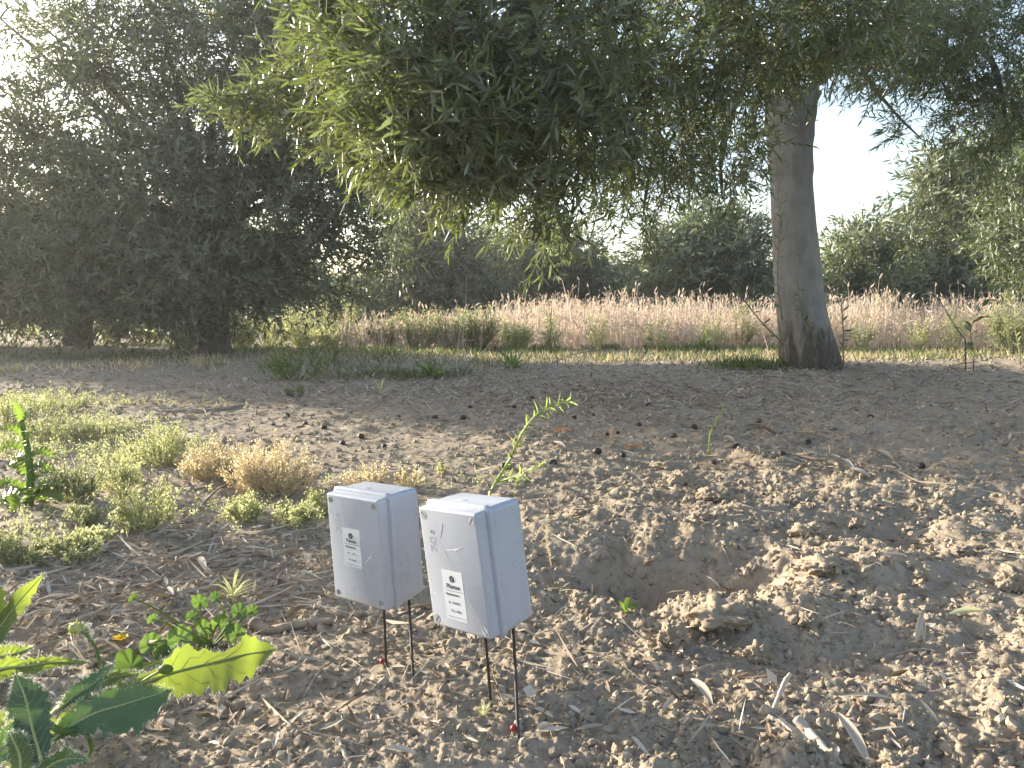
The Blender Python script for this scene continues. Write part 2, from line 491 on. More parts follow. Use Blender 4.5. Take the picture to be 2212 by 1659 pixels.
def build_crumbs():
    n = 38000
    x, y = scatter(n * 2, .85, 8.0)
    keep = R.random(n * 2) < np.clip(clody(x, y) + .05, 0, 1)
    x, y = x[keep][:n], y[keep][:n]
    n = len(x)
    s = np.clip(np.exp(R.normal(math.log(.0030), .55, n)), .0013, .0085) * (0.8 + .28 * np.hypot(x, y))
    s = np.minimum(s, .026)
    z = H(x, y)
    acc = Acc()
    OV = np.array([(1, 0, 0), (-1, 0, 0), (0, 1, 0), (0, -1, 0), (0, 0, 1), (0, 0, -1)], float)
    OF = np.array([(0, 2, 4), (2, 1, 4), (1, 3, 4), (3, 0, 4), (2, 0, 5), (1, 2, 5), (3, 1, 5), (0, 3, 5)])
    small = s < .0052
    for sel, BV, BF in ((small, OV, OF), (~small, IV, IF)):
        x_, y_, z_, s_ = x[sel], y[sel], z[sel], s[sel]; m = len(x_); k = len(BV)
        jit = 1 + R.normal(0, .24, (m, k))
        sc = R.uniform(.65, 1.25, (m, 1, 3)); sc[..., 2] *= .8
        V = BV[None] * jit[..., None] * sc * s_[:, None, None]
        T = nrm(R.normal(size=(m, 3))); B = nrm(np.cross(T, R.normal(size=(m, 3)))); N = np.cross(T, B)
        V = V[..., 0:1] * T[:, None] + V[..., 1:2] * B[:, None] + V[..., 2:3] * N[:, None]
        V = V + np.stack([x_, y_, z_ + s_ * .05], -1)[:, None]
        acc.add(V, [(np.arange(m)[:, None, None] * k + BF[None]).reshape(-1, 3)], np.repeat(R.random(m), k))
    tag(obj('gravel', acc.mesh('gravel', M['crumb'], smooth=False)), 'loose crumbs of dry soil strewn over the ground', kind='stuff')
build_crumbs()

# ------------------------------------------------------------------ OLIVE TREES
def tree_root(label, loc, group=None):
    return thing('olive_tree', label, 'tree', loc, group)
def stems_part(name, polys, radii, S, m, root, kind=None):
    acc = Acc()
    for P, r in zip(polys, radii):
        V, f = tubes(P[None], np.asarray(r)[None], S); acc.add(V, f)
    return part(name, acc, m, root, kind=kind)
def in_ball(n, shell=0.35):
    d = nrm(R.normal(size=(n, 3)))
    return d * (R.random(n) ** (1 / 3) * (1 - shell) + shell * R.uniform(.75, 1.0, n))[:, None]

# ---- the large near tree with its trunk at x~1720 px
YT = 5.1
def main_tree():
    prof = [(835, 1672, 1838), (805, 1680, 1828), (770, 1683, 1818), (735, 1681, 1806), (690, 1677, 1792), (640, 1672, 1783), (560, 1668, 1774),
            (480, 1665, 1764), (400, 1662, 1757), (330, 1657, 1752), (270, 1652, 1752), (215, 1650, 1760)]
    base = at(1752, 800, YT); base[2] = gz(base[0], base[1]) 
    root = tree_root('large near olive tree with a thick smooth grey trunk and drooping leafy boughs', base)
    ys = np.array([p[0] for p in prof])[::-1]; ctr = np.array([(p[1] + p[2]) / 2 for p in prof])[::-1]; hw = .90 * np.array([(p[2] - p[1]) / 2 for p in prof])[::-1]
    K, S = 130, 80
    yy = np.linspace(835, 215, K)
    C = np.array([at(np.interp(y, ys, ctr), y, YT) for y in yy])
    rad = np.interp(yy, ys, hw) / F * YT
    rad = np.convolve(np.pad(rad, 4, 'edge'), np.ones(9) / 9, 'valid')
    hgt = C[:, 2] - C[6, 2]
    th = np.linspace(0, 2 * PI, S, endpoint=False)
    TH, HG = np.meshgrid(th, hgt)
    low = np.exp(-np.clip(HG, 0, None) / .28)
    nx, ny = np.cos(TH) * 1.6, np.sin(TH) * 1.6
    d = 1 + .05 * fbm(nx + 5, ny + HG * .9, 5, 3) + low * (.22 * fbm(nx * 2.1, ny * 2.1 + HG * .8, 15, 3) + .07 * np.sin(TH * 5 + HG * 3 + 1))
    d += low * .12 * fbm(nx * 6, ny * 6 + HG * 5, 25, 3) + .012 * fbm(nx * 5, HG * 9 + ny * 5, 35, 3)
    # old pruning knots
    for (kt, kh, ks, ka) in ((-1.9, .95, .09, .02), (-1.3, 1.3, .06, .02), (-1.7, 1.55, .05, .02), (-1.45, .62, .08, .025)):
        d += ka * np.exp(-((TH - (kt % (2 * PI))) / .28) ** 2 - ((HG - kh) / ks) ** 2)
    V = np.stack([C[:, None, 0] + rad[:, None] * d * np.cos(TH), C[:, None, 1] + rad[:, None] * d * np.sin(TH), np.broadcast_to(C[:, None, 2], TH.shape)], -1)
    idx = np.arange(K * S).reshape(K, S)
    q = np.stack([idx[:-1], np.roll(idx[:-1], -1, 1), np.roll(idx[1:], -1, 1), idx[1:]], -1).reshape(-1, 4)
    acc = Acc().add(V.reshape(-1, 3), [q])
    M['bark'] = barkmat('grey_bark', (.10, .090, .078), (.185, .172, .152), (.28, .262, .235), float(base[2]))
    part('trunk', acc, M['bark'], root)
    # boughs: (control pixels with depth), start radius, end radius
    A3 = lambda *p: [at(*q) for q in p]
    boughs = [
        (A3((1706, 420, YT), (1694, 300, YT), (1664, 170, 5.0), (1560, -20, 4.6), (1400, -190, 4.0)), .098, .06),
        (A3((1722, 420, YT + .02), (1727, 290, YT), (1760, 170, 5.05), (1850, 70, 5.0), (1960, 25, 4.9), (2090, 60, 4.8)), .10, .04),
        (A3((1710, 330, YT + .06), (1700, 120, 5.3), (1690, -150, 5.6)), .10, .06),
        (A3((1400, -190, 4.0), (1250, -150, 3.2), (1130, 0, 2.6), (1010, 160, 2.3)), .05, .010),
        (A3((1400, -190, 4.0), (1150, -230, 3.6), (850, -60, 3.2), (620, 130, 3.0)), .045, .008),
        (A3((1130, 0, 2.6), (1180, 180, 2.5), (1170, 380, 2.45), (1150, 520, 2.45)), .020, .005),
        (A3((1560, -20, 4.6), (1500, 100, 3.8), (1430, 250, 3.4), (1390, 450, 3.4)), .030, .006),
        (A3((1655, 170, 5.0), (1600, 200, 4.4), (1560, 330, 4.0), (1560, 430, 3.9)), .030, .006),
        (A3((1560, -20, 4.6), (1650, -60, 3.6), (1760, 40, 3.0), (1800, 110, 2.9)), .030, .006),
        (A3((1850, 70, 5.0), (1870, 160, 4.7), (1930, 240, 4.4), (1990, 300, 4.3)), .016, .004),
        (A3((2090, 60, 4.8), (2150, 150, 4.6), (2180, 300, 4.5)), .03, .006),
        (A3((1960, 25, 4.9), (2000, -80, 4.6), (2150, -60, 4.4)), .03, .01),
    ]
    for pts, r0, r1 in boughs:
        P = spline(pts, 26)
        rr = np.linspace(r0, r1, 26) * (1 + .06 * R.normal(size=26))
        V, f = tubes(P[None], rr[None], 14)
        part('bough', Acc().add(V, f), M['bark'] if r0 > .06 else M['bark_dark'], root)
    # leaf masses: px, py, depth, radius across / along / up (m), twigs, down-hang
    cl = [
        (800, 20, 2.6, .28, .3, .22, 95, .25), (900, 170, 2.25, .30, .25, .26, 165, .35), (950, 260, 2.2, .22, .2, .18, 90, .5), (985, 365, 2.25, .16, .16, .13, 44, .5),
        (930, 30, 2.5, .40, .3, .25, 130, .2), (650, 190, 3.0, .18, .2, .12, 46, .3), (520, 235, 2.95, .12, .15, .07, 26, .2), (710, 250, 3.0, .18, .2, .10, 40, .4), 
        (1160, 120, 2.5, .38, .35, .30, 190, .3), (1200, 280, 2.45, .30, .25, .18, 110, .5), (1140, 400, 2.45, .16, .15, .12, 36, .6), (1180, 490, 2.6, .11, .12, .06, 14, .6),
        (1370, 60, 2.9, .45, .4, .32, 180, .3), (1370, 260, 3.1, .36, .3, .28, 130, .5), (1370, 370, 3.3, .20, .2, .16, 38, .8), (1390, 470, 3.5, .11, .12, .09, 11, .9), (1060, 240, 2.9, .35, .3, .3, 100, .4),
        (1560, 70, 3.0, .45, .4, .35, 150, .3), (1540, 280, 3.7, .38, .3, .32, 100, .7), (1560, 380, 4.0, .26, .25, .20, 34, .8), (1570, 210, 3.4, .14, .2, .14, 14, .6),
        (1740, 30, 2.9, .34, .3, .22, 120, .3), (1830, 100, 3.9, .30, .3, .16, 50, .2), (1960, 110, 4.2, .34, .3, .22, 70, .3), (1850, 60, 3.2, .25, .3, .2, 90, .3), (1880, 190, 4.5, .12, .14, .08, 10, .7), (1950, 270, 4.3, .14, .14, .08, 9, .7), (1500, -80, 3.6, .8, .6, .3, 120, .2),
        (2070, 70, 4.6, .42, .4, .30, 180, .5), (2180, 130, 4.6, .36, .4, .4, 160, .6), (1990, 40, 4.0, .34, .3, .24, 80, .4), (2110, 250, 4.6, .28, .3, .25, 72, .7), (2195, 330, 4.7, .24, .3, .25, 56, .7), (2000, 150, 4.7, .2, .2, .2, 40, .6),
        (800, 290, 2.9, .20, .18, .12, 44, .5), (880, 370, 3.0, .18, .16, .08, 24, .5), (1280, 460, 3.0, .10, .12, .08, 9, .8),
    ]
    P, D, L = [], [], []
    for (px, py, Y, rx, ry, rz, n, hang) in cl:
        c = at(px, py, Y); b = in_ball(int(n * 1.45))
        p = c + b * np.array([rx, ry, rz])
        d = nrm(b * .9 + R.normal(0, .55, b.shape) + np.array([-.35, -.2, -.28 * hang]))
        P.append(p - d * .08); D.append(d); L.append(R.uniform(.12, .24, len(b)))
    P, D, L = np.concatenate(P), np.concatenate(D), np.concatenate(L)
    pos, d, nn, st = twigs(P, D, L, 24, .12)
    keep = R.random(len(pos)) < .88
    pos, d, nn = pos[keep], d[keep], nn[keep]
    n = len(pos)
    LL = R.uniform(.034, .062, n); WW = LL * R.uniform(.13, .20, n); rnd = R.random(n)
    # those that show largest become objects of their own
    px, py, z = project(pos + d * LL[:, None] * .5)
    vis = (px > 20) & (px < 2190) & (py > 10) & (py < 1600)
    depth = np.linalg.norm(pos - np.array([0, 0, CAMH]), axis=1)
    score = np.where(vis, LL * np.sqrt(np.clip(1 - np.abs((d * nrm(pos - np.array([0, 0, CAMH]))).sum(1)) ** 2, .05, 1)) / depth, 0)
    near = np.argsort(-score)[:300]
    mask = np.ones(n, bool); mask[near] = False
    acc = Acc()
    for sel, lo_ in ((mask & (depth < 2.85), False), (mask & (depth >= 2.85), True)):
        add_leaves(acc, pos[sel], d[sel], nn[sel], LL[sel], WW[sel], R.uniform(-.08, .18, sel.sum()), low=lo_, rnd=rnd[sel])
    part('foliage', acc, M['olive'], root, kind='stuff')
    V, f = tubes(st, np.linspace(.0022, .0009, 4)[None].repeat(len(st), 0), 3, cap=False)
    part('twig', Acc().add(V, f), M['twig'], root, kind='stuff')
    variants = []
    for k in range(6):
        a = Acc()
        t = np.linspace(0, 1, 7); wv = np.sin(PI * t ** .85) ** .8 * .5
        bd = .05 + .05 * k; tw = (k - 2.5) * .12
        rows = []
        for s in (-1, 0, 1):
            zz = -bd * t ** 2 + abs(s) * .03
            rows.append(np.stack([t, wv * s * np.cos(tw * t), zz + wv * s * np.sin(tw * t) * .2], -1))
        Vv = np.stack(rows, 1).reshape(-1, 3)
        ii = np.arange(21).reshape(7, 3)
        q = np.concatenate([np.stack([ii[:-1, j], ii[1:, j], ii[1:, j + 1], ii[:-1, j + 1]], -1) for j in (0, 1)])
        variants.append(Acc().add(Vv, [q], (k + .5) / 6).mesh('leaf', M['olive']))
    rl = np.array(base)
    for j in near:
        o = obj('leaf', variants[int(rnd[j] * 5.99)], root)
        Dv = d[j] / np.linalg.norm(d[j]); S_ = np.cross(nn[j], Dv); S_ /= np.linalg.norm(S_); Nv = np.cross(Dv, S_)
        mw = Matrix.Identity(4)
        for c, v in enumerate((Dv * LL[j], S_ * WW[j], Nv * LL[j])):
            for r_ in range(3): mw[r_][c] = v[r_]
        for r_ in range(3): mw[r_][3] = pos[j][r_] - rl[r_]
        o.matrix_local = mw
    # small yellow flower buds in the lit bough
    acc = Acc()
    for (px_, py_, Y) in ((1003, 270, 2.15), (1015, 300, 2.15), (1010, 335, 2.18), (995, 240, 2.12), (1035, 310, 2.2), (452, 30, 2.6), (985, 290, 2.1), (1170, 445, 2.4)):
        c = at(px_, py_, Y)
        for _ in range(14):
            q = c + R.normal(0, .010, 3)
            acc.add(IV * .0026 * R.uniform(.7, 1.2) + q, [IF], R.random())
    part('blossom', acc, M['bud'], root, kind='stuff')
    # a few thin shoots climbing the trunk and rising from its foot
    for (pts, n) in ((((1690, 690), (1680, 600), (1684, 500), (1690, 420)), 22), (((1690, 740), (1640, 690), (1585, 620), (1560, 590)), 16), (((1822, 790), (1822, 720), (1818, 660), (1812, 630)), 18),
                     (((1745, 720), (1730, 660), (1722, 600)), 10), (((1768, 745), (1740, 690), (1712, 640)), 10)):
        P = spline([at(x, y, YT - .22) for x, y in pts], 14)
        V, f = tubes(P[None], np.linspace(.006, .002, 14)[None], 5); a = Acc().add(V, f)
        sh = part('sucker_shoot', a, M['twig'], root)
        t = np.linspace(.1, 1, n); q = np.stack([np.interp(t, np.linspace(0, 1, 14), P[:, c]) for c in range(3)], -1)
        sd_ = np.where(np.arange(n) % 2, 1, -1)[:, None] * np.array([[1.0, 0, 0]]) + R.normal(0, .4, (n, 3)) + np.array([0, 0, .5])
        for k in range(n):
            a = Acc(); add_leaves(a, q[k:k + 1], sd_[k:k + 1], R.normal(0, 1, (1, 3)) + np.array([0, -.5, .8]), R.uniform(.04, .065), R.uniform(.012, .018), .15)
            obj('leaf', a.mesh('leaf', M['olive'], off=np.array(root.location)), sh)
main_tree()

def olive(label, px, pyb, Y, trunk_w, lean, clumps, leaf, n_leaf, group=None, low=True, bare=True, m='olivefar', branches=()):
    """clumps: (px, py, dY, rx, ry, rz, weight)"""
    b = at(px, pyb, Y); b[2] = gz(b[0], b[1])
    root = tree_root(label, b, group)
    tw = trunk_w / 2
    top = np.array([b[0] + lean, b[1], b[2] + 1.15])
    P = spline([b - np.array([0, 0, .08]), b + np.array([lean * .25, 0, .3]), b + np.array([lean * .6, .02, .7]), top], 24)
    rr = tw * (1 + .55 * np.exp(-np.linspace(0, 1.2, 24) / .16))
    V, f = tubes(P[None], rr[None], 18)
    V = V + .25 * tw * np.stack([fbm(V[:, 0] * 14, V[:, 2] * 9 + V[:, 1] * 14, 3, 3), fbm(V[:, 1] * 14 + 9, V[:, 2] * 9 + V[:, 0] * 14, 4, 3), 0 * V[:, 0]], -1)
    part('trunk', Acc().add(V, f), M['bark_dark'], root)
    wsum = sum(c[6] for c in clumps)
    P_, D_ = [], []
    brs = []
    per = 14
    for (cx, cy, dY, rx, ry, rz, wt) in clumps:
        c = at(cx, cy, Y + dY)
        nT = max(3, int(n_leaf * wt / wsum / per))
        bb = in_ball(nT)
        p = c + bb * np.array([rx, ry, rz])
        dd = nrm(bb * .9 + R.normal(0, .5, bb.shape) + np.array([0, 0, .05]))
        P_.append(p - dd * .1); D_.append(dd)
        k0 = top + np.array([0, 0, -.1]); mid = (k0 + c) / 2 + np.array([0, 0, .25]) + R.normal(0, .12, 3)
        brs.append((bez(k0, mid, c, 12), np.linspace(tw * .42, tw * .07, 12)))
        for _ in range(3):
            e = c + in_ball(1)[0] * np.array([rx, ry, rz]) * 1.1
            brs.append((bez(c, (c + e) / 2 + np.array([0, 0, .1]), e, 6), np.linspace(tw * .08, tw * .03, 6)))
    for pts, r0, r1 in branches:
        brs.append((spline([at(*q) for q in pts], 14), np.linspace(r0, r1, 14)))
    for Pb, rb in brs[::4] if not bare else brs[:60:4]:
        V, f = tubes(Pb[None], rb[None], 7); part('branch', Acc().add(V, f), M['bark_dark'], root)
    rest = [q for i, q in enumerate(brs) if i % 4 or (bare and i >= 60)]
    stems_part('branchlet', [q[0] for q in rest], [q[1] for q in rest], 5, M['bark_dark'], root, kind='stuff')
    P_, D_ = np.concatenate(P_), np.concatenate(D_)
    pos, d, nn, st = twigs(P_, D_, R.uniform(.18, .34, len(P_)) * max(1, leaf / .06) , per, .15)
    n = len(pos)
    LL = R.uniform(.7, 1.15, n) * leaf
    acc = Acc(); add_leaves(acc, pos, d, nn, LL, LL * R.uniform(.2, .28, n), R.uniform(0, .25, n), low=low)
    part('crown', acc, M[m], root)
    return root

# ---- big olive on the left, its skirt almost on the ground
olive('large dark olive tree with its full crown drooping low over the shaded ground', 462, 772, 7.2, .25, .05, [
    (60, 380, 0, .62, .6, .5, .8), (200, 250, .1, .65, .7, .5, .8), (330, 420, -.2, .75, .7, .6, 1.9), (230, 540, -.1, .7, .7, .42, 1.5), (480, 300, .1, .6, .7, .5, 1.2),
    (560, 470, 0, .55, .6, .45, 1.15), (420, 590, -.3, .6, .6, .36, 1.4), (90, 580, .1, .55, .6, .36, 1.1), (300, 120, .2, .75, .7, .45, 1.0), (500, 110, .3, .7, .7, .5, 1.2),
    (130, 90, .3, .6, .7, .4, .25), (620, 270, .2, .55, .6, .5, 1.1), (640, 140, .4, .6, .6, .5, 1.0), (690, 380, .2, .42, .5, .42, .7), (-20, 250, .2, .5, .6, .5, .25), (540, 620, 0, .4, .5, .20, .6),
    (700, 560, .1, .28, .4, .24, .22), (770, 470, .2, .36, .4, .30, .35), (780, 300, .3, .5, .5, .55, .9), (-60, 520, .1, .5, .6, .5, .8), (350, 660, -.3, .45, .5, .16, .45), (180, 660, -.1, .5, .5, .15, .5),
    (300, -60, .3, 1.2, 1.0, .5, .9), (650, 20, .3, .6, .6, .4, .6), (730, 640, .4, .3, .3, .12, .12), (820, 560, .5, .22, .3, .2, .12), (0, 40, .4, .4, .4, .3, .06)],
    .086, 112000, branches=[(((560, 560, 7.0), (620, 540, 7.0), (680, 510, 7.0), (740, 440, 7.1)), .05, .02)])
olive('olive tree with a short dark trunk standing beyond the large left crown', 168, 746, 9.2, .27, .1, [
    (120, 560, 0, .7, .6, .5, 1.2), (210, 470, .1, .7, .6, .5, 1), (20, 600, 0, .6, .6, .4, .9), (60, 450, .2, .7, .7, .5, .8), (250, 630, 0, .5, .5, .22, .7), (-40, 620, .2, .5, .6, .35, .7), (160, 330, .2, .7, .7, .5, .5), (60, 660, -.2, .6, .5, .14, .5)],
    .10, 26000)
olive('unseen olive tree added to shade the track, its crown sweeping the ground', -330, 742, 9.3, .28, 0, [  # out of view, added so that its crown shades the track
    (-330, 600, 0, 1.0, .9, .45, 1.5), (-370, 480, 0, 1.0, 1.0, .6, 1.6), (-280, 450, .1, .9, .9, .6, 1.3), (-330, 330, 0, 1.1, 1.0, .6, 1.4), (-440, 560, 0, .8, .8, .5, 1.2), (-240, 560, .1, .7, .7, .45, 1), (-330, 680, 0, 1.0, .8, .25, 1.2), (-230, 665, 0, .6, .7, .22, .7), (-330, 200, 0, 1.0, .9, .5, 1)],
    .10, 36000)
# ---- olives of the far row beyond the cereal strip
def far(label, px, Y, top, half, seed_sky=0, n=9000, lo=690, leaf=.12):
    cl = []
    k = 11
    hw = half
    for i in range(k):
        u = R.uniform(-1, 1); v = R.random()
        span = math.sqrt(max(0.08, 1 - (u * .85) ** 2))
        y = lo - 25 - (lo - top - 40) * v * span
        rr = R.uniform(.26, .42) * hw
        cl.append((px + u * hw * .78, y, R.uniform(-.6, .6), rr / F * Y, rr / F * Y, rr / F * Y * .85, 1))
    for u in (-.5, 0, .5):
        cl.append((px + u * hw, lo - 40, R.uniform(-.5, .5), .42 * hw / F * Y, .4 * hw / F * Y, .3 * hw / F * Y, 1.2))
    cl.append((px, (lo + top) / 2, .3, .6 * hw / F * Y, .5 * hw / F * Y, .32 * (lo - top) / F * Y, 2.2))
    return olive(label, px, min(lo + 2, 695), Y, .3, R.uniform(-.1, .1), cl, leaf * 1.38, int(n * 1.25))
far('far dark olive tree seen under the hanging bough in the middle', 960, 15, 400, 130, n=17000)
far('far low dark olive tree behind the dry cereal strip', 1190, 17, 455, 150, n=15000)
far('small distant olive tree below the white sky gap', 1335, 24, 560, 80, n=7000, leaf=.14)
far('far silver-green olive tree just beside the grey trunk', 1540, 13.5, 395, 155, n=14000)
far('sunlit pale olive tree seen through the gap beside the grey trunk', 1860, 15, 430, 110, n=11000)
far('tall blue-green olive tree at the edge of the sky gap', 2090, 12.5, 300, 170, n=15000)
far('distant olive tree with its dark foot between the two near trees', 775, 20, 600, 85, n=5000, leaf=.14)
far('low distant olive tree filling the space under the hanging bough', 1080, 24, 500, 110, n=7000, leaf=.15)
far('distant olive tree closing the row behind the cereal strip', 1440, 25, 545, 90, n=4500, leaf=.15)
far('hazy olive tree at the very end of the row past the grey trunk', 1970, 24, 470, 110, n=5000, leaf=.15)
far('distant olive tree just past the big dark crown', 690, 23, 600, 80, n=4500, leaf=.15)
far('distant olive tree at the end of the dim left row', 200, 24, 480, 130, n=5000, leaf=.15)
far('distant olive tree hidden behind the large dark crown', 560, 17, 470, 130, n=7000)
far('distant olive tree behind the leaning trunk', 330, 16, 460, 120, n=6000)
far('distant olive tree behind the short dark trunk', 60, 18, 440, 140, n=6000)
olive('near olive tree with sunlit twigs standing past the edge of the cereal strip', 2420, 760, 7.4, .28, -.05, [
    (2230, 430, 0, .42, .5, .3, 1), (2180, 520, -.1, .28, .4, .22, .6), (2330, 300, .1, .6, .6, .5, 1.3), (2280, 560, 0, .4, .5, .3, .9), (2400, 150, .1, .7, .7, .5, 1.2), (2420, 450, .2, .6, .6, .5, 1.3), (2240, 220, .3, .35, .5, .35, .6)],
    .072, 24000)

# ------------------------------------------------------------------ CEREAL STRIP, GRASS
def build_cereal():
    n = 16000
    y = 8.5 + R.random(n) ** 1.5 * 5.0
    x = R.uniform(-1.9, 9.5, n)
    x = x * (y / 8.5)
    y = y + .25 * fbm(x / .8, y * 0, 6, 3)
    hmax = (.22 + .30 * sst(-1.8, .6, x / (y / 8.5))) * (1 + .55 * fbm(x / .7, y / .5, 8, 3))
    h = hmax * R.uniform(.55, 1.05, n)
    tall = R.random(n) < .05
    h = np.where(tall, h * 1.12 + .10, h)
    kp = R.random(n) < .45 + 1.3 * (vnoise(x / .45, y / .3, 88) + .35)
    x, y, h, tall = x[kp], y[kp], h[kp], tall[kp]; n = len(x)
    b = np.stack([x, y, H(x, y) - .01], -1)
    lean = np.stack([R.normal(0, .16, n), R.normal(0, .16, n), np.ones(n)], -1)
    d = nrm(lean)
    side = nrm(np.stack([R.normal(1, .4, n), R.normal(0, .5, n), 0 * x], -1))
    wdt = R.uniform(.0028, .005, n)[:, None]
    pts = [b, b + d * (h * .5)[:, None], b + d * h[:, None] + np.stack([R.normal(0, .03, n), R.normal(0, .03, n), 0 * x], -1)]
    V = np.stack([pts[0] - side * wdt, pts[0] + side * wdt, pts[1] - side * wdt * .8, pts[1] + side * wdt * .8, pts[2] - side * wdt * .4, pts[2] + side * wdt * .4], 1)
    i = np.arange(n)[:, None] * 6
    acc = Acc().add(V.reshape(-1, 3), [i + np.array([[0, 1, 3, 2]]), i + np.array([[2, 3, 5, 4]])], np.repeat(R.random(n), 6))
    # nodding ears, and dry blades lower down
    ed = nrm(d + np.stack([R.normal(0, .55, n), R.normal(0, .4, n), R.uniform(-.6, .4, n)], -1))
    el = np.where(tall, R.uniform(.06, .085, n), R.uniform(.035, .065, n))
    a2 = Acc()
    add_leaves(a2, pts[2], ed, R.normal(size=(n, 3)), el, el * .30, .1, low=True, rnd=R.random(n))
    add_leaves(a2, pts[2], ed, R.normal(size=(n, 3)), el, el * .30, .1, low=True, rnd=R.random(n))
    j = R.integers(0, n, 15000)
    bp = b[j] + d[j] * (h[j] * R.uniform(.1, .8, len(j)))[:, None]
    add_leaves(acc, bp, nrm(R.normal(0, .8, (len(j), 3)) + np.array([0, 0, .5])), R.normal(size=(len(j), 3)), R.uniform(.08, .18, len(j)), R.uniform(.004, .008, len(j)), .5, low=True)
    V2, r2 = np.concatenate(a2.V), np.concatenate(a2.r)
    acc.add(V2, a2.F, r2 * .8 + .1)
    tag(obj('cereal_grass', acc.mesh('cereal_grass', M['straw'], smooth=False)), 'strip of dry bearded cereal grass behind the trees', kind='stuff')
build_cereal()
def grass_patch(name, label, spots, m, hgt, wid=.004):
    acc = Acc()
    for (px, py, rx, ry, n) in spots:
        c = gp(px, py)
        x = c[0] + R.normal(0, rx, n); y = c[1] + R.normal(0, ry, n)
        kp = R.random(n) < np.clip(.5 + 2.2 * vnoise(x / .22, y / .22, 90), .04, 1); x, y = x[kp], y[kp]; n = len(x)
        b = np.stack([x, y, H(x, y) - .005], -1)
        d = nrm(np.stack([R.normal(0, .45, n), R.normal(0, .45, n), np.ones(n)], -1))
        add_leaves(acc, b, d, R.normal(size=(n, 3)), hgt * R.uniform(.4, 1.2, n), wid * R.uniform(.6, 1.3, n), .35, low=True)
    tag(obj(name, acc.mesh(name, m, smooth=False)), label, kind='stuff')
grass_patch('grass', 'low green grass along the tree row', [
    (1250, 774, 1.2, .45, 1500), (1600, 772, 1.0, .45, 1100), (1950, 774, 1.1, .45, 1100), (2150, 776, .8, .4, 500), (900, 776, .8, .45, 900), (1250, 752, 1.6, .35, 1500), (1700, 752, 2.2, .35, 1400), (2050, 754, 1.2, .3, 600), (1250, 755, .9, .12, 1500), (1560, 758, .5, .12, 1100), (1000, 762, .6, .25, 800), (1620, 795, .16, .10, 700), (330, 772, .9, .35, 1500), (640, 790, .5, .25, 700), (870, 815, .35, .12, 700),
    (600, 760, .7, .3, 900), (1900, 762, .9, .12, 700), (230, 748, 1.5, .5, 1600), (760, 765, .5, .3, 500), (30, 770, .8, .3, 500)], M['grass'], .085, .005)
grass_patch('dry_grass', 'short dry weeds and grass along the tree row', [(430, 785, .35, .22, 700), (520, 775, .5, .2, 500), (250, 795, .6, .25, 500), (1250, 770, .9, .2, 500), (700, 775, .6, .2, 400), (2050, 765, .8, .2, 500), (1250, 776, 1.2, .4, 1500), (1650, 774, 1.0, .4, 1500), (2000, 774, 1.1, .4, 1500), (1000, 776, .9, .4, 1200)], M['dry'], .07, .004)

# ------------------------------------------------------------------ PLANTS
def shrub(name, label, cat, px, py, hpx, wpx, m, n_stem=46, group=None, leaf=.0065, per=26, Y=None, spread=1.0, rnd0=None, dense=1.0):
    b = gp(px, py) if Y is None else np.array([*at(px, py, Y)[:2], 0])
    if Y is not None: b[2] = gz(b[0], b[1])
    h = hpx / F * b[1]; wd = wpx / 2 / F * b[1]
    root = thing(name, label, cat, b, group)
    n = int(n_stem * dense * .62)
    e = np.stack([R.uniform(-1, 1, n) * wd, R.uniform(-1, 1, n) * wd * .8, np.zeros(n)], -1)
    rr = np.hypot(e[:, 0], e[:, 1]) / wd
    e[:, 2] = h * np.clip(R.uniform(.35, 1.0, n) * (1 - .35 * rr ** 2), .15, 1.1)
    s = e * np.array([.25, .25, 0]) + R.normal(0, .006, (n, 3)) * np.array([1, 1, 0])
    K = 7
    P = np.stack([bez(b + s[i] - np.array([0, 0, .008]), b + s[i] + np.array([e[i, 0] * .7, e[i, 1] * .7, e[i, 2] * .35]), b + e[i], K) for i in range(n)])
    V, f = tubes(P, np.linspace(.0018, .0007, K)[None].repeat(n, 0) * (1 + b[1] * .22), 3, cap=False)
    a = Acc().add(V, f, .7)
    part('stem', a, m, root, kind='stuff')
    # side sprigs bearing small leaves and seed clusters
    ns = 6
    t = R.uniform(.25, 1, (n, ns)) ** .8
    sb = np.stack([np.stack([np.interp(t[i], np.linspace(0, 1, K), P[i, :, c]) for c in range(3)], -1) for i in range(n)]).reshape(-1, 3)
    out = np.repeat(nrm(e * np.array([1, 1, 0])), ns, 0)
    sv = nrm(out * .5 + R.normal(0, .45, sb.shape) + np.array([0, 0, 1.1])) * (h * R.uniform(.12, .48, len(sb)))[:, None]
    SP = np.stack([sb, sb + sv * .5 + R.normal(0, .02 * h, sb.shape), sb + sv], 1)
    V, f = tubes(SP, np.array([.0010, .0008, .0005])[None].repeat(len(SP), 0) * (1 + b[1] * .2), 3, cap=False)
    a2 = Acc().add(V, f, .6)
    part('sprig', a2, m, root, kind='stuff')
    pn = max(3, int(per / 2.2))
    u = R.uniform(.05, 1.05, (len(sb), pn, 1))
    base = (sb[:, None] + sv[:, None] * u + R.normal(0, leaf * .55, (len(sb), pn, 3))).reshape(-1, 3)
    N = len(base)
    a = Acc(); add_leaves(a, base, R.normal(size=(N, 3)) + np.array([0, 0, .5]), R.normal(size=(N, 3)), leaf * R.uniform(.6, 1.5, N), leaf * R.uniform(.35, .7, N), .1, low=True)
    part('foliage', a, m, root, smooth=False, kind='stuff')
    return root
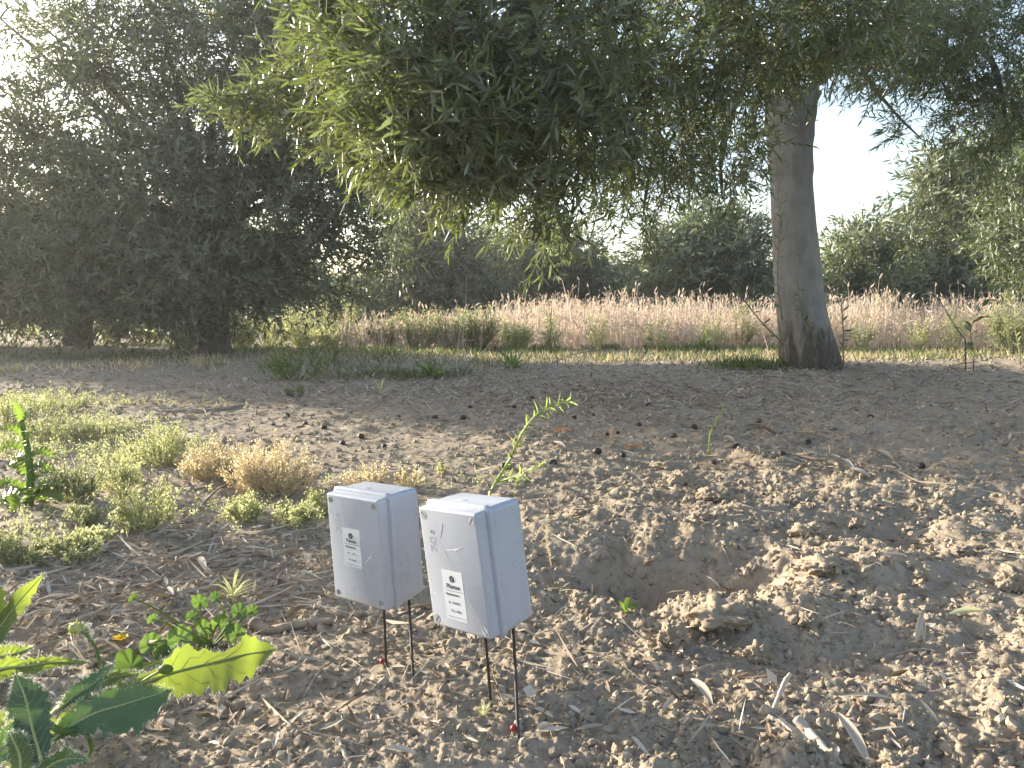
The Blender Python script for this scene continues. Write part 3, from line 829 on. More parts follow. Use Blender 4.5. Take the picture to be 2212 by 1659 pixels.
def herb_carpet():
    acc = Acc()
    for (px, py, rx, ry, n, hh) in ((60, 880, .35, .18, 260, .07), (180, 930, .22, .12, 150, .055), (120, 985, .22, .12, 130, .06), (20, 960, .18, .15, 120, .07), (300, 985, .16, .10, 80, .05), (230, 1060, .14, .10, 40, .05), (80, 1160, .16, .10, 40, .04), (200, 1130, .14, .08, 24, .035), (420, 1090, .2, .08, 40, .03), (640, 1120, .10, .05, 30, .035), (860, 1045, .12, .05, 24, .035), (560, 1110, .10, .05, 26, .03)):
        c = gp(px, py)
        x, y = c[0] + R.normal(0, rx, n), c[1] + R.normal(0, ry, n)
        b = np.stack([x, y, H(x, y) - .004], -1)
        d = nrm(R.normal(0, .45, (n, 3)) * np.array([1, 1, 0]) + np.array([0, 0, 1.0])) * (hh * R.uniform(.4, 1.3, n))[:, None]
        r = R.random(n)
        V, f = tubes(np.stack([b, b + d * .5 + R.normal(0, .004, b.shape), b + d], 1), np.array([.0014, .0011, .0007])[None].repeat(n, 0), 3, cap=False)
        acc.add(V, f, np.repeat(r, 9))
        k = 20
        p = (b[:, None] + d[:, None] * R.uniform(.2, 1.05, (n, k, 1)) + R.normal(0, .0055, (n, k, 3))).reshape(-1, 3)
        add_leaves(acc, p, R.normal(size=p.shape) + np.array([0, 0, .6]), R.normal(size=p.shape), R.uniform(.004, .010, len(p)), R.uniform(.0025, .004, len(p)), .1, low=True, rnd=np.clip(np.repeat(r, k) * .6 + R.random(len(p)) * .4, 0, 1))
    tag(obj('ground_cover', acc.mesh('ground_cover', M['pale'], smooth=False)), 'low creeping pale herbs between the bushier ones', kind='stuff')
herb_carpet()
DRYG, PALG = 'dry bushy herbs on the bare soil', 'pale feathery herbs on the sunlit soil'
shrub('dry_herb', 'straw-coloured bushy herb, the lower fuller half of a dry clump', 'plant', 478, 1030, 84, 150, M['dry'], 70, DRYG, dense=1.3)
shrub('dry_herb', 'largest straw-coloured bushy herb, with upright bare tips', 'plant', 590, 1062, 112, 165, M['dry'], 84, DRYG, dense=1.3)
shrub('dry_herb', 'small dry tuft rooted just below the largest straw-coloured bush', 'plant', 533, 1128, 60, 78, M['pale'], 34, DRYG)
shrub('pale_herb', 'low yellow-green herb close against the paler box', 'plant', 640, 1132, 44, 90, M['pale'], 34, PALG)
shrub('pale_herb', 'slanting pale green herb standing alone on litter below the dry clump', 'plant', 312, 1142, 105, 115, M['pale'], 46, PALG)
shrub('pale_herb', 'wide pale green herb next above the slanting one', 'plant', 350, 1002, 84, 170, M['pale'], 66, PALG, dense=1.2)
shrub('pale_herb', 'narrow pale herb beside the wide pale green one', 'plant', 262, 1062, 90, 80, M['pale'], 36, PALG)
shrub('pale_herb', 'low bright herb on the edge of the shaded track', 'plant', 215, 945, 50, 130, M['pale'], 46, PALG)
shrub('pale_herb', 'bright glowing herb mat farthest up the sunlit strip', 'plant', 95, 892, 55, 190, M['pale'], 70, PALG)
shrub('pale_herb', 'bright herb mat cut by the photo edge', 'plant', 15, 925, 80, 150, M['pale'], 60, PALG, dense=1.2)
shrub('pale_herb', 'bright herb behind the thistle top', 'plant', 120, 955, 60, 140, M['pale'], 50, PALG)
shrub('grey_herb', 'grey-green herb growing beside the thistle', 'plant', 160, 1085, 95, 90, M['grey'], 44, PALG)
shrub('grey_herb', 'small grey-green herb below the thistle', 'plant', 175, 1130, 48, 60, M['grey'], 26, PALG)
shrub('grey_herb', 'dull olive herb at the photo edge above the hairy leaves', 'plant', 30, 1215, 75, 130, M['grey'], 50, PALG)
shrub('grey_herb', 'creeping herb on the litter above the hairy leaves', 'plant', 150, 1205, 45, 120, M['grey'], 40, PALG)
shrub('grey_herb', 'low creeping yellow-green herb on brown litter', 'plant', 205, 1165, 38, 70, M['pale'], 26, PALG)
shrub('dry_herb', 'thin dry sprigs rising just behind the paler box', 'plant', 800, 1050, 45, 110, M['dry'], 20, DRYG)
shrub('dry_herb', 'thin dry sprigs behind the far corner of the paler box', 'plant', 880, 1048, 42, 60, M['dry'], 12, DRYG)
shrub('pale_herb', 'yellow-green sprigs peeping out beside the paler box lid', 'plant', 692, 1110, 60, 50, M['pale'], 18, PALG)
shrub('pale_herb', 'thin pale sprig alone on the bare soil behind the boxes', 'plant', 960, 1022, 30, 26, M['pale'], 8, PALG)
shrub('pale_herb', 'tiny pale herb at the edge of the dark track', 'plant', 15, 808, 22, 60, M['pale'], 24, PALG)
TALLG = 'tall pale weeds at the edge of the cereal strip'
for (lab, px, hp, wp, Y, m_) in (
    ('tall pale weed just beyond the leaning dark trunk', 520, 62, 60, 9.0, 'pale'), ('broad pale weed clump beside the leaning dark trunk', 575, 70, 90, 9.3, 'pale'), ('tall feathery pale weed in the middle of the sunlit clump', 650, 82, 80, 9.6, 'pale'),
    ('tallest pale weed at the end of the sunlit clump', 735, 95, 80, 9.4, 'pale'), ('low pale weed in front of the sunlit clump', 690, 50, 90, 9.0, 'pale'), ('grey weed standing where the cereal begins', 830, 62, 70, 9.2, 'grey'),
    ('tall grey weed with knobbly tips in front of the far dark olive', 905, 92, 90, 9.0, 'grey'), ('tall grey weed with a leafy stem in the cereal edge', 1035, 100, 60, 8.9, 'grey'), ('grey weed between the two knobbly ones', 970, 84, 70, 9.1, 'grey'),
    ('pale weed glowing between the two dark trunks', 240, 60, 60, 10.0, 'pale'), ('second pale weed glowing between the two dark trunks, beside the large trunk', 315, 46, 80, 10.0, 'pale'), ('low glowing weeds past the short dark trunk', 90, 36, 130, 11.5, 'pale'),
    ('glowing weed touching the large dark trunk', 400, 50, 70, 9.0, 'grey'), ('tall thin weed with a pale top alone above the cereal', 1192, 100, 22, 8.4, 'grey'), ('tall green weed head above the cereal before the grey trunk', 1600, 118, 40, 8.8, 'grey'),
    ('pale green weed standing in the cereal under the hanging bough', 1290, 84, 36, 8.7, 'pale'), ('low green weed at the cereal front, halfway to the grey trunk', 1420, 70, 44, 8.5, 'grey'), ('green weed in the cereal just before the grey trunk', 1540, 84, 46, 8.6, 'pale'),
    ('green weed in the cereal just past the grey trunk', 1860, 88, 38, 8.4, 'grey'), ('low pale weed at the cereal front past the grey trunk', 1980, 74, 44, 8.3, 'pale'), ('low green weeds where the cereal thins out', 1110, 72, 60, 8.6, 'pale'),
    ('tall weed above the cereal at the far edge', 2190, 130, 70, 7.6, 'grey'), ('thin weed head in the cereal past the grey trunk', 2060, 105, 40, 8.0, 'grey')):
    shrub('tall_weed', lab, 'weed', px, 750, hp, wp, M[m_], 60 if wp > 50 else 16, TALLG, leaf=.022, per=22, Y=Y - .35)
MIDG = 'green weeds on the shaded track'
def rosette(name, label, px, py, hpx, wpx, n, m, group=None, Ln=1.0, wr=.11, up=.55, cat='weed', hang=.3):
    b = gp(px, py); s = wpx / 2 / F * b[1]; h = hpx / F * b[1]
    root = thing(name, label, cat, b, group)
    for i in range(n):
        az = i * 2.4 + R.uniform(-.4, .4); L = s * R.uniform(.65, 1.15)
        el = R.uniform(.2, 1) * h
        tip = b + np.array([math.cos(az) * L * .9, math.sin(az) * L * .9, el])
        mid = b + np.array([math.cos(az) * L * .45, math.sin(az) * L * .45, el * .95])
        P = bez(b, mid, tip, 7)
        side = np.array([-math.sin(az), math.cos(az), R.uniform(-.3, .3)])
        t = np.linspace(0, 1, 7); wv = (np.sin(PI * (t * .92 + .06)) ** .8 * wr * L)[:, None]
        V = np.stack([P - side * wv + np.array([0, 0, 1]) * wv * .3, P, P + side * wv + np.array([0, 0, 1]) * wv * .3], 1).reshape(-1, 3)
        ii = np.arange(21).reshape(7, 3)
        q = np.concatenate([np.stack([ii[:-1, j], ii[1:, j], ii[1:, j + 1], ii[:-1, j + 1]], -1) for j in (0, 1)])
        part('leaf', Acc().add(V, [q], R.random()), m, root)
    return root
shrub('bushy_weed', 'bushy dark green weed on the shaded track before the dark trunk', 'weed', 638, 822, 85, 130, M['weed'], 46, MIDG, leaf=.02, per=12)
shrub('bushy_weed', 'small yellow-green weed just below the bushy dark one', 'weed', 642, 855, 28, 62, M['grass'], 24, MIDG, leaf=.010, per=12)
rosette('grass_tuft', 'thin yellow grass tuft on the edge of the sunlit soil', 822, 852, 36, 46, 12, M['pale'], MIDG, wr=.05)
rosette('rosette_weed', 'broad green rosette weed in the middle of the track', 935, 818, 40, 105, 24, M['weed'], MIDG, wr=.07)
rosette('rosette_weed', 'dark green dock weed with upright leaves near the mound', 1108, 796, 46, 95, 20, M['weed'], MIDG, wr=.08)
rosette('rosette_weed', 'upright pointed weed before the cereal strip', 1518, 756, 46, 50, 9, M['weed'], MIDG, wr=.14)
rosette('rosette_weed', 'long-leaved green rosette on the litter above the mallow', 503, 1292, 52, 120, 30, M['pale'], None, wr=.045)
rosette('grass_tuft', 'small green tuft at the foot of the paler box', 705, 1282, 42, 34, 6, M['pale'], None, wr=.05)
rosette('grass_tuft', 'sunlit yellow grass tuft at the rod of the nearer box', 1045, 1545, 34, 52, 18, M['pale'], None, wr=.06)
rosette('seedling', 'small seedling with a few broad leaves in front of the hole', 1352, 1336, 38, 72, 5, M['weed'], None, wr=.24)
rosette('seedling', 'tiny hairy seedling between the litter sticks', 385, 1068, 24, 42, 7, M['pale'], None, wr=.12)
rosette('seedling', 'creeping seedling with narrow leaves beside the nearer box', 1205, 1283, 16, 90, 7, M['pale'], None, wr=.06)

def stem_weed(name, label, pts, Y, n, leafL, leafW, m, r0=.004, group=None, cat='weed', up=.7, two=False, rough=.35):
    P = spline([at(x, y, Yi) for (x, y), Yi in zip(pts, Y)], 20)
    b = P[0].copy(); b[2] = gz(b[0], b[1]); P[0, 2] = min(P[0, 2], b[2] - .01)
    root = thing(name, label, cat, b, group)
    V, f = tubes(P[None], np.linspace(r0, r0 * .4, 20)[None], 6)
    part('stem', Acc().add(V, f, .6), m, root)
    t = np.linspace(.12, 1, n)
    q = np.stack([np.interp(t, np.linspace(0, 1, 20), P[:, c]) for c in range(3)], -1)
    T = nrm(np.gradient(P, axis=0)); T = np.stack([np.interp(t, np.linspace(0, 1, 20), T[:, c]) for c in range(3)], -1)
    A, B = basis(T); az = np.arange(n) * 2.4 + R.normal(0, .3, n)
    sd_ = A * np.cos(az)[:, None] + B * np.sin(az)[:, None]
    d = T * up + sd_ + R.normal(0, rough * .4, (n, 3))
    for i in range(n):
        a = Acc(); add_leaves(a, q[i:i + 1], d[i:i + 1], (T - sd_)[i:i + 1] + R.normal(0, .2, (1, 3)), R.uniform(.7, 1.15) * leafL, leafW * R.uniform(.8, 1.2), R.uniform(0, .3))
        part('leaf', a, m, root)
    return root
M['fleabane'] = leafmat('fleabane_leaf', [(0, (.17, .24, .07)), (1, (.30, .36, .13))], .42, (.5, .62, .12), .5, .4)
def young_weed():
    r = stem_weed('young_weed', 'leaning young fleabane with narrow hairy leaves behind the boxes',
                  [(1050, 1075), (1075, 1035), (1105, 985), (1128, 935), (1160, 895), (1195, 875), (1230, 866)], [1.36, 1.36, 1.36, 1.35, 1.34, 1.33, 1.32], 58, .024, .004, M['fleabane'], .0032, None)
    P = spline([at(1078, 1040, 1.36), at(1110, 1030, 1.32), at(1160, 1008, 1.28)], 10)
    V, f = tubes(P[None], np.linspace(.0028, .001, 10)[None], 5)
    part('stem', Acc().add(V, f, .6), M['fleabane'], r)
    for i in range(26):
        k = R.integers(2, 10); d = P[k] - P[k - 1]
        a = Acc(); add_leaves(a, P[k:k + 1], (nrm(d[None]) * 1.2 + R.normal(0, .6, (1, 3))), R.normal(size=(1, 3)), R.uniform(.018, .032), .0045, .1)
        part('leaf', a, M['fleabane'], r)
young_weed()
stem_weed('young_weed', 'small forked weed alone on the bare soil below the grey trunk', [(1532, 942), (1540, 925), (1552, 900), (1563, 875)], [2.7] * 4, 16, .03, .006, M['fleabane'], .003)
stem_weed('dry_stalk', 'dry straw-coloured sprig beside the nearer box', [(1192, 1228), (1186, 1195), (1180, 1160), (1184, 1135)], [1.58] * 4, 26, .016, .004, M['dry'], .002)
stem_weed('sucker', 'leafy olive shoot rising beside the teal-tinted soil past the grey trunk', [(2105, 770), (2098, 735), (2100, 700), (2130, 650)], [4.9] * 4, 12, .10, .03, M['olive'], .003, cat='shoot')
stem_weed('sucker', 'long leaning olive shoot with few leaves past the grey trunk', [(2090, 740), (2060, 700), (2030, 650), (2005, 630)], [5.0] * 4, 7, .07, .02, M['olive'], .004, cat='shoot')
stem_weed('dry_stalk', 'dark bare branching stalk in front of the cereal strip', [(1935, 765), (1925, 720), (1928, 680), (1922, 650)], [5.0] * 4, 14, .03, .006, M['straw'], .003)
stem_weed('dry_stalk', 'thin bare twig standing before the cereal, curving over', [(1660, 770), (1655, 740), (1640, 700), (1635, 680)], [6.5] * 4, 5, .05, .01, M['straw'], .003)
stem_weed('dry_stalk', 'pale bare stalk on the track beside the rosette', [(985, 800), (990, 740), (1000, 690), (1010, 660)], [5.9] * 4, 8, .03, .008, M['straw'], .004)
stem_weed('dry_stalk', 'tall thin pale stalk reaching above the cereal', [(1010, 795), (1000, 740), (1005, 680), (1008, 600)], [6.2] * 4, 5, .03, .006, M['straw'], .0035)
stem_weed('dry_stalk', 'dark stalk with a leafy joint crossing the cereal', [(1205, 790), (1200, 750), (1190, 700), (1192, 655)], [6.4] * 4, 9, .05, .012, M['weed'], .005)
stem_weed('leafy_weed', 'sunlit leafy weed among the grey weeds', [(1020, 750), (1022, 725), (1030, 700), (1038, 690)], [8.6] * 4, 8, .13, .035, M['grass'], .006, cat='weed')
stem_weed('leafy_weed', 'dark spreading weed at the edge of the far soil', [(2205, 770), (2195, 720), (2190, 680), (2180, 640)], [5.1] * 4, 22, .06, .018, M['grey'], .005)

# ---- thistle
def thistle():
    b = gp(62, 1092)
    root = thing('thistle', 'spiny green thistle with a tall winged stalk', 'plant', b)
    Y = b[1]
    P = spline([b - np.array([0, 0, .01]), at(66, 1050, Y), at(64, 1000, Y), at(56, 950, Y), at(46, 908, Y)], 30)
    V, f = tubes(P[None], np.linspace(.011, .006, 30)[None], 8)
    part('stalk', Acc().add(V, f, .5), M['weed'], root)
    def spiny(p0, p1, p2, w0, m=M['weed'], nm='leaf'):
        K = 22
        Q = bez(np.array(p0), np.array(p1), np.array(p2), K)
        T = nrm(np.gradient(Q, axis=0)); S_ = nrm(np.cross(T, np.array([.2, -.6, 1.0])))
        Nn = np.cross(S_, T)
        t = np.linspace(0, 1, K)
        wv = w0 * np.sin(PI * (t * .9 + .08)) ** .7 * np.where(np.arange(K) % 3 == 1, 1.25, np.where(np.arange(K) % 3 == 2, .75, .45))
        wv[-1] = 0
        wob = .25 * w0 * np.sin(np.arange(K) * 2.1)
        Vv = np.stack([Q + S_ * wv[:, None] + Nn * (wob + .3 * wv)[:, None], Q, Q - S_ * wv[:, None] + Nn * (.3 * wv - wob)[:, None]], 1).reshape(-1, 3)
        ii = np.arange(K * 3).reshape(K, 3)
        q = np.concatenate([np.stack([ii[:-1, j], ii[1:, j], ii[1:, j + 1], ii[:-1, j + 1]], -1) for j in (0, 1)])
        o = part(nm, Acc().add(Vv, [q], R.uniform(.3, 1)), m, root)
        # spines
        e = np.concatenate([Vv[ii[1::3, 0]], Vv[ii[1::3, 2]]]); dd = nrm(e - np.concatenate([Q[1::3], Q[1::3]]))
        a = Acc(); add_leaves(a, e, dd, R.normal(size=dd.shape), .009, .0016, 0, low=True)
        so = obj('spine', a.mesh('spine', M['hair'], off=np.array(root.location)), o)
        so['kind'] = 'stuff'
    for (dx, dy, ln) in ((75, -5, 0), (-70, 10, 0), (60, -60, 0), (-60, -50, 0), (30, 25, 0), (-30, 30, 0), (85, -70, 0)):
        p2 = at(62 + dx, 1085 + dy * .6, Y + R.uniform(-.15, .1))
        spiny(b + np.array([0, 0, .01]), (b + p2) / 2 + np.array([0, 0, .05]), p2, .026)
    for k in range(9):
        i = 6 + k * 2; s = 1 if k % 2 else -1
        p0 = P[i]; ln = .075 - .004 * k
        p2 = p0 + np.array([s * ln, R.uniform(-.05, .03), R.uniform(.0, .04)])
        spiny(p0, (p0 + p2) / 2 + np.array([0, 0, .03]), p2, .016)
    spiny(P[-2], P[-1] + np.array([0, 0, .02]), P[-1] + np.array([-.015, 0, .05]), .012)
    spiny(P[-2], P[-1] + np.array([.02, 0, .02]), P[-1] + np.array([.03, 0, .03]), .012)
thistle()

# ---- hairy broad-leaved plant in the near corner
def blade(name, root, sp, wu, wl, m=None, cross=(0.25, .72, .64), cup=.18, hair=True, rib=True, wav=.07, rnd=None, M_=5, K=40):
    """sp: spine (px, py, depth); wu / wl: widths in px above and below the rib at the spine points"""
    sp = [(q[0], q[1], q[2] * .87) for q in sp]
    p3 = np.array([at(*q) for q in sp]); Yd = np.array([q[2] for q in sp])
    u0 = np.linspace(0, 1, len(sp)); u = np.linspace(0, 1, K)
    Q = spline(p3, K)
    def ww(a):
        a = np.interp(u, u0, a); return np.convolve(np.pad(a, 1, 'edge'), np.ones(3) / 3, 'valid')
    sc = np.interp(u, u0, Yd) / F
    wu_, wl_ = ww(wu) * sc, ww(wl) * sc
    wu_ *= 1 + .10 * np.sin(u * 61) + .06 * np.sin(u * 37 + 1); wl_ *= 1 + .10 * np.sin(u * 53 + 2) + .06 * np.sin(u * 29)
    ka = np.arange(K)      # lobes and small teeth along both margins
    for a_, ph in ((wu_, 0), (wl_, 2)):
        a_ *= 1 + .10 * (((ka + ph) % 4) == 0) - .10 * (((ka + ph) % 4) == 2) + .07 * R.normal(size=K)
    T = nrm(np.gradient(Q, axis=0)); c = np.array(cross, float)
    S_ = nrm(c[None] - T * (T @ c)[:, None]); Nn = np.cross(T, S_)
    rows = []
    cols = np.linspace(-1, 1, 2 * M_ + 1)
    for s in cols:
        wv = wu_ if s > 0 else wl_
        off = cup * np.abs(s) ** 1.5 * wv + wav * wv * np.sin(u * 19 + s * 3.2) * abs(s) - .015 * wv * np.cos(u * 70) * abs(s)
        rows.append(Q + S_ * (wv * s)[:, None] + Nn * off[:, None])
    V = np.stack(rows, 1); nc = 2 * M_ + 1
    ii = np.arange(K * nc).reshape(K, nc)
    q = np.stack([ii[:-1, :-1], ii[1:, :-1], ii[1:, 1:], ii[:-1, 1:]], -1).reshape(-1, 4)
    o = part(name, Acc().add(V.reshape(-1, 3), [q], R.random() if rnd is None else rnd), m or M['broad'], root)
    if rib:
        rv, rf = tubes((Q - Nn * .0006)[None], np.linspace(.0020, .0006, K)[None], 6)
        ra = Acc().add(rv, rf, R.random())
        for k0 in range(3, K - M_ * 2, max(3, K // 10)):
            for sg in (-1, 1):
                pl = np.array([V[min(K - 1, k0 + int(j * 1.3)), M_ + sg * j] for j in range(M_)])
                vv, vf = tubes((pl - Nn[k0] * .0003)[None], np.linspace(.00035, .0002, M_)[None], 4); ra.add(vv, vf, R.random())
        ro = obj('rib', ra.mesh('rib', M['rib'], off=np.array(root.location)), o)
    if hair:
        e = np.concatenate([V[:, 0], V[:, -1], Q[::2]]); dd = np.concatenate([-S_, S_, Nn[::2]])
        e = np.repeat(e, 7, 0) + R.normal(0, .0016, (len(e) * 7, 3)); dd = np.repeat(dd, 7, 0) + R.normal(0, .5, e.shape)
        a = Acc(); add_leaves(a, e, nrm(dd), R.normal(size=e.shape), R.uniform(.002, .0055, len(e)), .00028, 0, low=True)
        ho = obj('hair', a.mesh('hair', M['hair'], off=np.array(root.location)), o); ho['kind'] = 'stuff'
    return o
def hairy_plant():
    b = gp(70, 1648)
    root = thing('hairy_weed', 'hairy broad-leaved green weed with one large glowing yellow-green leaf', 'plant', b)
    blade('leaf', root, [(95, 1600, .97), (160, 1530, 1.0), (230, 1505, 1.01), (277, 1488, 1.02), (335, 1466, 1.03), (365, 1455, 1.04), (400, 1445, 1.05), (449, 1433, 1.06), (485, 1424, 1.065), (525, 1414, 1.07), (562, 1408, 1.08), (597, 1402, 1.08)],
          [6, 12, 16, 16, 18, 30, 52, 30, 12, 34, 28, 0], [6, 16, 40, 52, 60, 46, 60, 66, 66, 60, 34, 0], rnd=.95, cross=(.1, .62, .78), wav=.02, M_=7, K=64)
    blade('leaf', root, [(92, 1640, .93), (80, 1570, .95), (62, 1510, .97), (40, 1465, .99)], [10, 34, 36, 0], [10, 40, 38, 0], cross=(1, .2, .1), rnd=.2)
    blade('leaf', root, [(-60, 1470, .98), (0, 1445, 1.0), (60, 1438, 1.02), (120, 1430, 1.04), (198, 1432, 1.05)], [14, 22, 14, 12, 0], [14, 26, 22, 14, 0], cross=(0, .7, .6), rnd=.3)
    blade('leaf', root, [(-40, 1480, 1.15), (-14, 1380, 1.21), (12, 1338, 1.23), (50, 1290, 1.25), (96, 1238, 1.26)], [16, 26, 22, 20, 0], [16, 30, 30, 24, 0], cross=(.75, .3, .5), rnd=.5)
    blade('leaf', root, [(185, 1545, 1.0), (205, 1490, 1.02), (240, 1464, 1.03), (310, 1452, 1.04)], [5, 12, 10, 0], [5, 22, 26, 0], rnd=.6)
    blade('leaf', root, [(90, 1560, .98), (130, 1525, 1.0), (170, 1498, 1.01), (215, 1468, 1.02)], [8, 14, 12, 0], [8, 15, 12, 0], cross=(.2, .9, .2), rnd=.5)
    blade('leaf', root, [(70, 1640, .93), (110, 1590, .96), (150, 1568, .98), (185, 1545, 1.0)], [6, 14, 12, 0], [6, 15, 12, 0], rnd=.9)
    blade('leaf', root, [(60, 1680, .90), (30, 1620, .92), (10, 1570, .95), (-20, 1530, .96)], [10, 28, 26, 0], [10, 28, 26, 0], cross=(1, .3, .2), rnd=.1)
    blade('leaf', root, [(80, 1690, .90), (110, 1650, .92), (130, 1620, .94), (150, 1608, .95)], [10, 20, 18, 0], [10, 20, 18, 0], rnd=.1)
    blade('leaf', root, [(40, 1700, .88), (45, 1640, .9), (30, 1600, .91), (20, 1580, .92)], [10, 26, 20, 0], [10, 24, 20, 0], cross=(1, .2, .3), rnd=.4)
    blade('leaf', root, [(-60, 1560, 1.18), (-110, 1440, 1.24), (-90, 1280, 1.26), (-70, 1130, 1.27)], [12, 62, 60, 0], [12, 62, 60, 0], cross=(.54, .84, 0), rnd=.4)  # out-of-view leaf, added to cast shade on the large leaf
    blade('leaf', root, [(-30, 1560, 1.14), (-50, 1450, 1.20), (-34, 1310, 1.22), (-24, 1190, 1.23)], [12, 50, 46, 0], [12, 50, 46, 0], cross=(.54, .84, 0), rnd=.3)  # second unseen leaf added for the same shade
    blade('leaf', root, [(-20, 1640, .96), (-70, 1540, 1.02), (-110, 1480, 1.08), (-150, 1440, 1.12)], [12, 40, 36, 0], [12, 40, 36, 0], cross=(.3, .4, .8), rnd=.6)  # another unseen leaf, also added for its shade
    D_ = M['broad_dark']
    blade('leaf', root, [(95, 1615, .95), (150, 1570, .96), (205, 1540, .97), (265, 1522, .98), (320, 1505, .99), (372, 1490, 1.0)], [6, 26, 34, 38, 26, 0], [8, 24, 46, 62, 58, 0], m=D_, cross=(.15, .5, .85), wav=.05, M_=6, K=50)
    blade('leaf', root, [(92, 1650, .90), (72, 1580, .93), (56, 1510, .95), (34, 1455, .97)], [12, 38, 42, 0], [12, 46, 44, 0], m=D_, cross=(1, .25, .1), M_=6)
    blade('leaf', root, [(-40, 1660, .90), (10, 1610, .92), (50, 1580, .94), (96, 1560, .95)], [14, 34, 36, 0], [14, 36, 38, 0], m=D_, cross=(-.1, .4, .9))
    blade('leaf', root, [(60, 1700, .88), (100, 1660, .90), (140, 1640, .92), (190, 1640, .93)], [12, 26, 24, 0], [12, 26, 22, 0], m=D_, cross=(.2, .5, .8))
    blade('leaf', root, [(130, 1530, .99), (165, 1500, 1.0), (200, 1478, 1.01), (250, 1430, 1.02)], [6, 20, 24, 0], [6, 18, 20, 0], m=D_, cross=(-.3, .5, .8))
    blade('leaf', root, [(-60, 1430, 1.03), (-10, 1420, 1.04), (30, 1412, 1.05), (72, 1398, 1.06)], [10, 22, 20, 0], [10, 20, 18, 0], cross=(0, .6, .7))
    blade('leaf', root, [(88, 1580, .95), (82, 1540, .96), (84, 1510, .965), (88, 1490, .97)], [5, 10, 9, 0], [5, 10, 9, 0], cross=(1, .2, .1), rnd=.8)
    # stalk with a round bud
    P = spline([at(236, 1500, 0.896), at(222, 1465, 0.905), at(214, 1425, 0.913), at(200, 1388, 0.922), at(172, 1360, 0.922)], 24)
    V, f = tubes(P[None], np.linspace(.0028, .0018, 24)[None], 7)
    st = part('stalk', Acc().add(V, f, .9), M['broad'], root)
    e = np.repeat(P, 9, 0); dd = R.normal(size=e.shape)
    a = Acc(); add_leaves(a, e, dd, R.normal(size=e.shape), .0035, .00025, 0, low=True)
    obj('hair', a.mesh('hair', M['hair'], off=np.array(root.location)), st)['kind'] = 'stuff'
    c = at(164, 1357, 0.922)
    a = Acc().add(I2V * np.array([.0085, .0085, .0075]) + c, [I2F], .8)
    n = 60; dv = nrm(R.normal(size=(n, 3)))
    add_leaves(a, c + dv * .007, dv + np.array([0, 0, .6]), R.normal(size=(n, 3)), .005, .002, 0, low=True)
    part('bud', a, M['rib'], root)
    blade('leaf', root, [(192, 1388, 1.06), (190, 1372, 1.06), (188, 1362, 1.06), (187, 1350, 1.06)], [1.5, 5, 4, 0], [1.5, 5, 4, 0], cross=(1, 0, .1), rib=False)
    c = at(358, 1446, 0.887)
    part('bud', Acc().add(I2V * np.array([.009, .006, .006]) + c, [I2F], .1), M['broad'], root)
    P = spline([at(300, 1476, 0.887), at(335, 1455, 0.887), at(355, 1447, 0.887)], 8)
    V, f = tubes(P[None], np.full((1, 8), .0014), 5); part('stalk', Acc().add(V, f, .9), M['broad'], root)
    P = spline([at(95, 1555, 0.827), at(130, 1578, 0.827), at(180, 1580, 0.835), at(198, 1615, 0.835), at(180, 1650, 0.827)], 16)
    V, f = tubes(P[None], np.linspace(.004, .002, 16)[None], 7); part('stalk', Acc().add(V, f, .3), M['broad'], root)
hairy_plant()
def mallow():
    b = gp(455, 1400)
    root = thing('mallow', 'mallow with small round scalloped leaves between the rosette and the large leaf', 'plant', b)
    spots = [(326, 1388, 24, 1.22), (388, 1376, 29, 1.22), (283, 1432, 40, 1.13), (510, 1368, 26, 1.24), (518, 1320, 20, 1.27), (472, 1344, 22, 1.25), (440, 1352, 18, 1.24), (432, 1298, 18, 1.28), (350, 1406, 18, 1.2),
             (545, 1318, 14, 1.27), (466, 1290, 14, 1.28), (330, 1335, 12, 1.25), (288, 1290, 10, 1.27), (415, 1330, 14, 1.25), (245, 1470, 26, 1.08)]
    for (px, py, r, Y) in spots:
        Y *= .93; c = at(px, py, Y); rr = r / F * Y
        A = nrm(np.array([1.0, R.uniform(-.3, .3), R.uniform(-.25, .25)])); B = nrm(np.array([R.uniform(-.2, .2), R.uniform(.0, .5), .9]))
        Nn = np.cross(A, B); K, Mr = 43, 4
        th = np.linspace(-PI * .5 + .25, PI * 1.5 - .25, K)
        V = [c - B * rr * .25]
        for k in range(1, Mr + 1):
            f_ = k / Mr
            sca = 1 + (.10 * np.abs(np.sin(th * 3.5)) - .05 + .03 * np.sin(th * 21)) * f_
            V += list(c - B * rr * .25 + (A * np.cos(th)[:, None] + B * (np.sin(th) + .15)[:, None]) * (rr * f_ * sca)[:, None] + Nn * (rr * f_ * (.06 * np.cos(th * 7) + .18 * f_))[:, None])
        V = np.array(V)
        ring = lambda k: 1 + (k - 1) * K + np.arange(K)
        fs = [np.stack([np.zeros(K - 1, int), ring(1)[:-1], ring(1)[1:]], -1)]
        for k in range(1, Mr): fs.append(np.stack([ring(k)[:-1], ring(k + 1)[:-1], ring(k + 1)[1:], ring(k)[1:]], -1))
        part('leaf', Acc().add(V, fs, R.random()), M['mallow'], root)
        mid = (c + b) / 2 + np.array([0, 0, .02]) + R.normal(0, .012, 3)
        V, f = tubes(bez(b, mid, c - B * rr * .25, 12)[None], np.linspace(.0022, .0012, 12)[None], 6)
        part('stalk', Acc().add(V, f, .8), M['broad'], root)
mallow()
def yellow_flower():
    c = gp(262, 1395)
    root = thing('fallen_flower', 'small yellow petal cluster on the soil beside the mallow', 'flower', c)
    for i in range(6):
        az = i * 1.05; a = Acc()
        add_leaves(a, (c + np.array([0, 0, .006]))[None], np.array([[math.cos(az), math.sin(az), .7]]), np.array([[0, 0, 1.0]]), .016, .011, .1)
        part('petal', a, M['flower'], root)
yellow_flower()

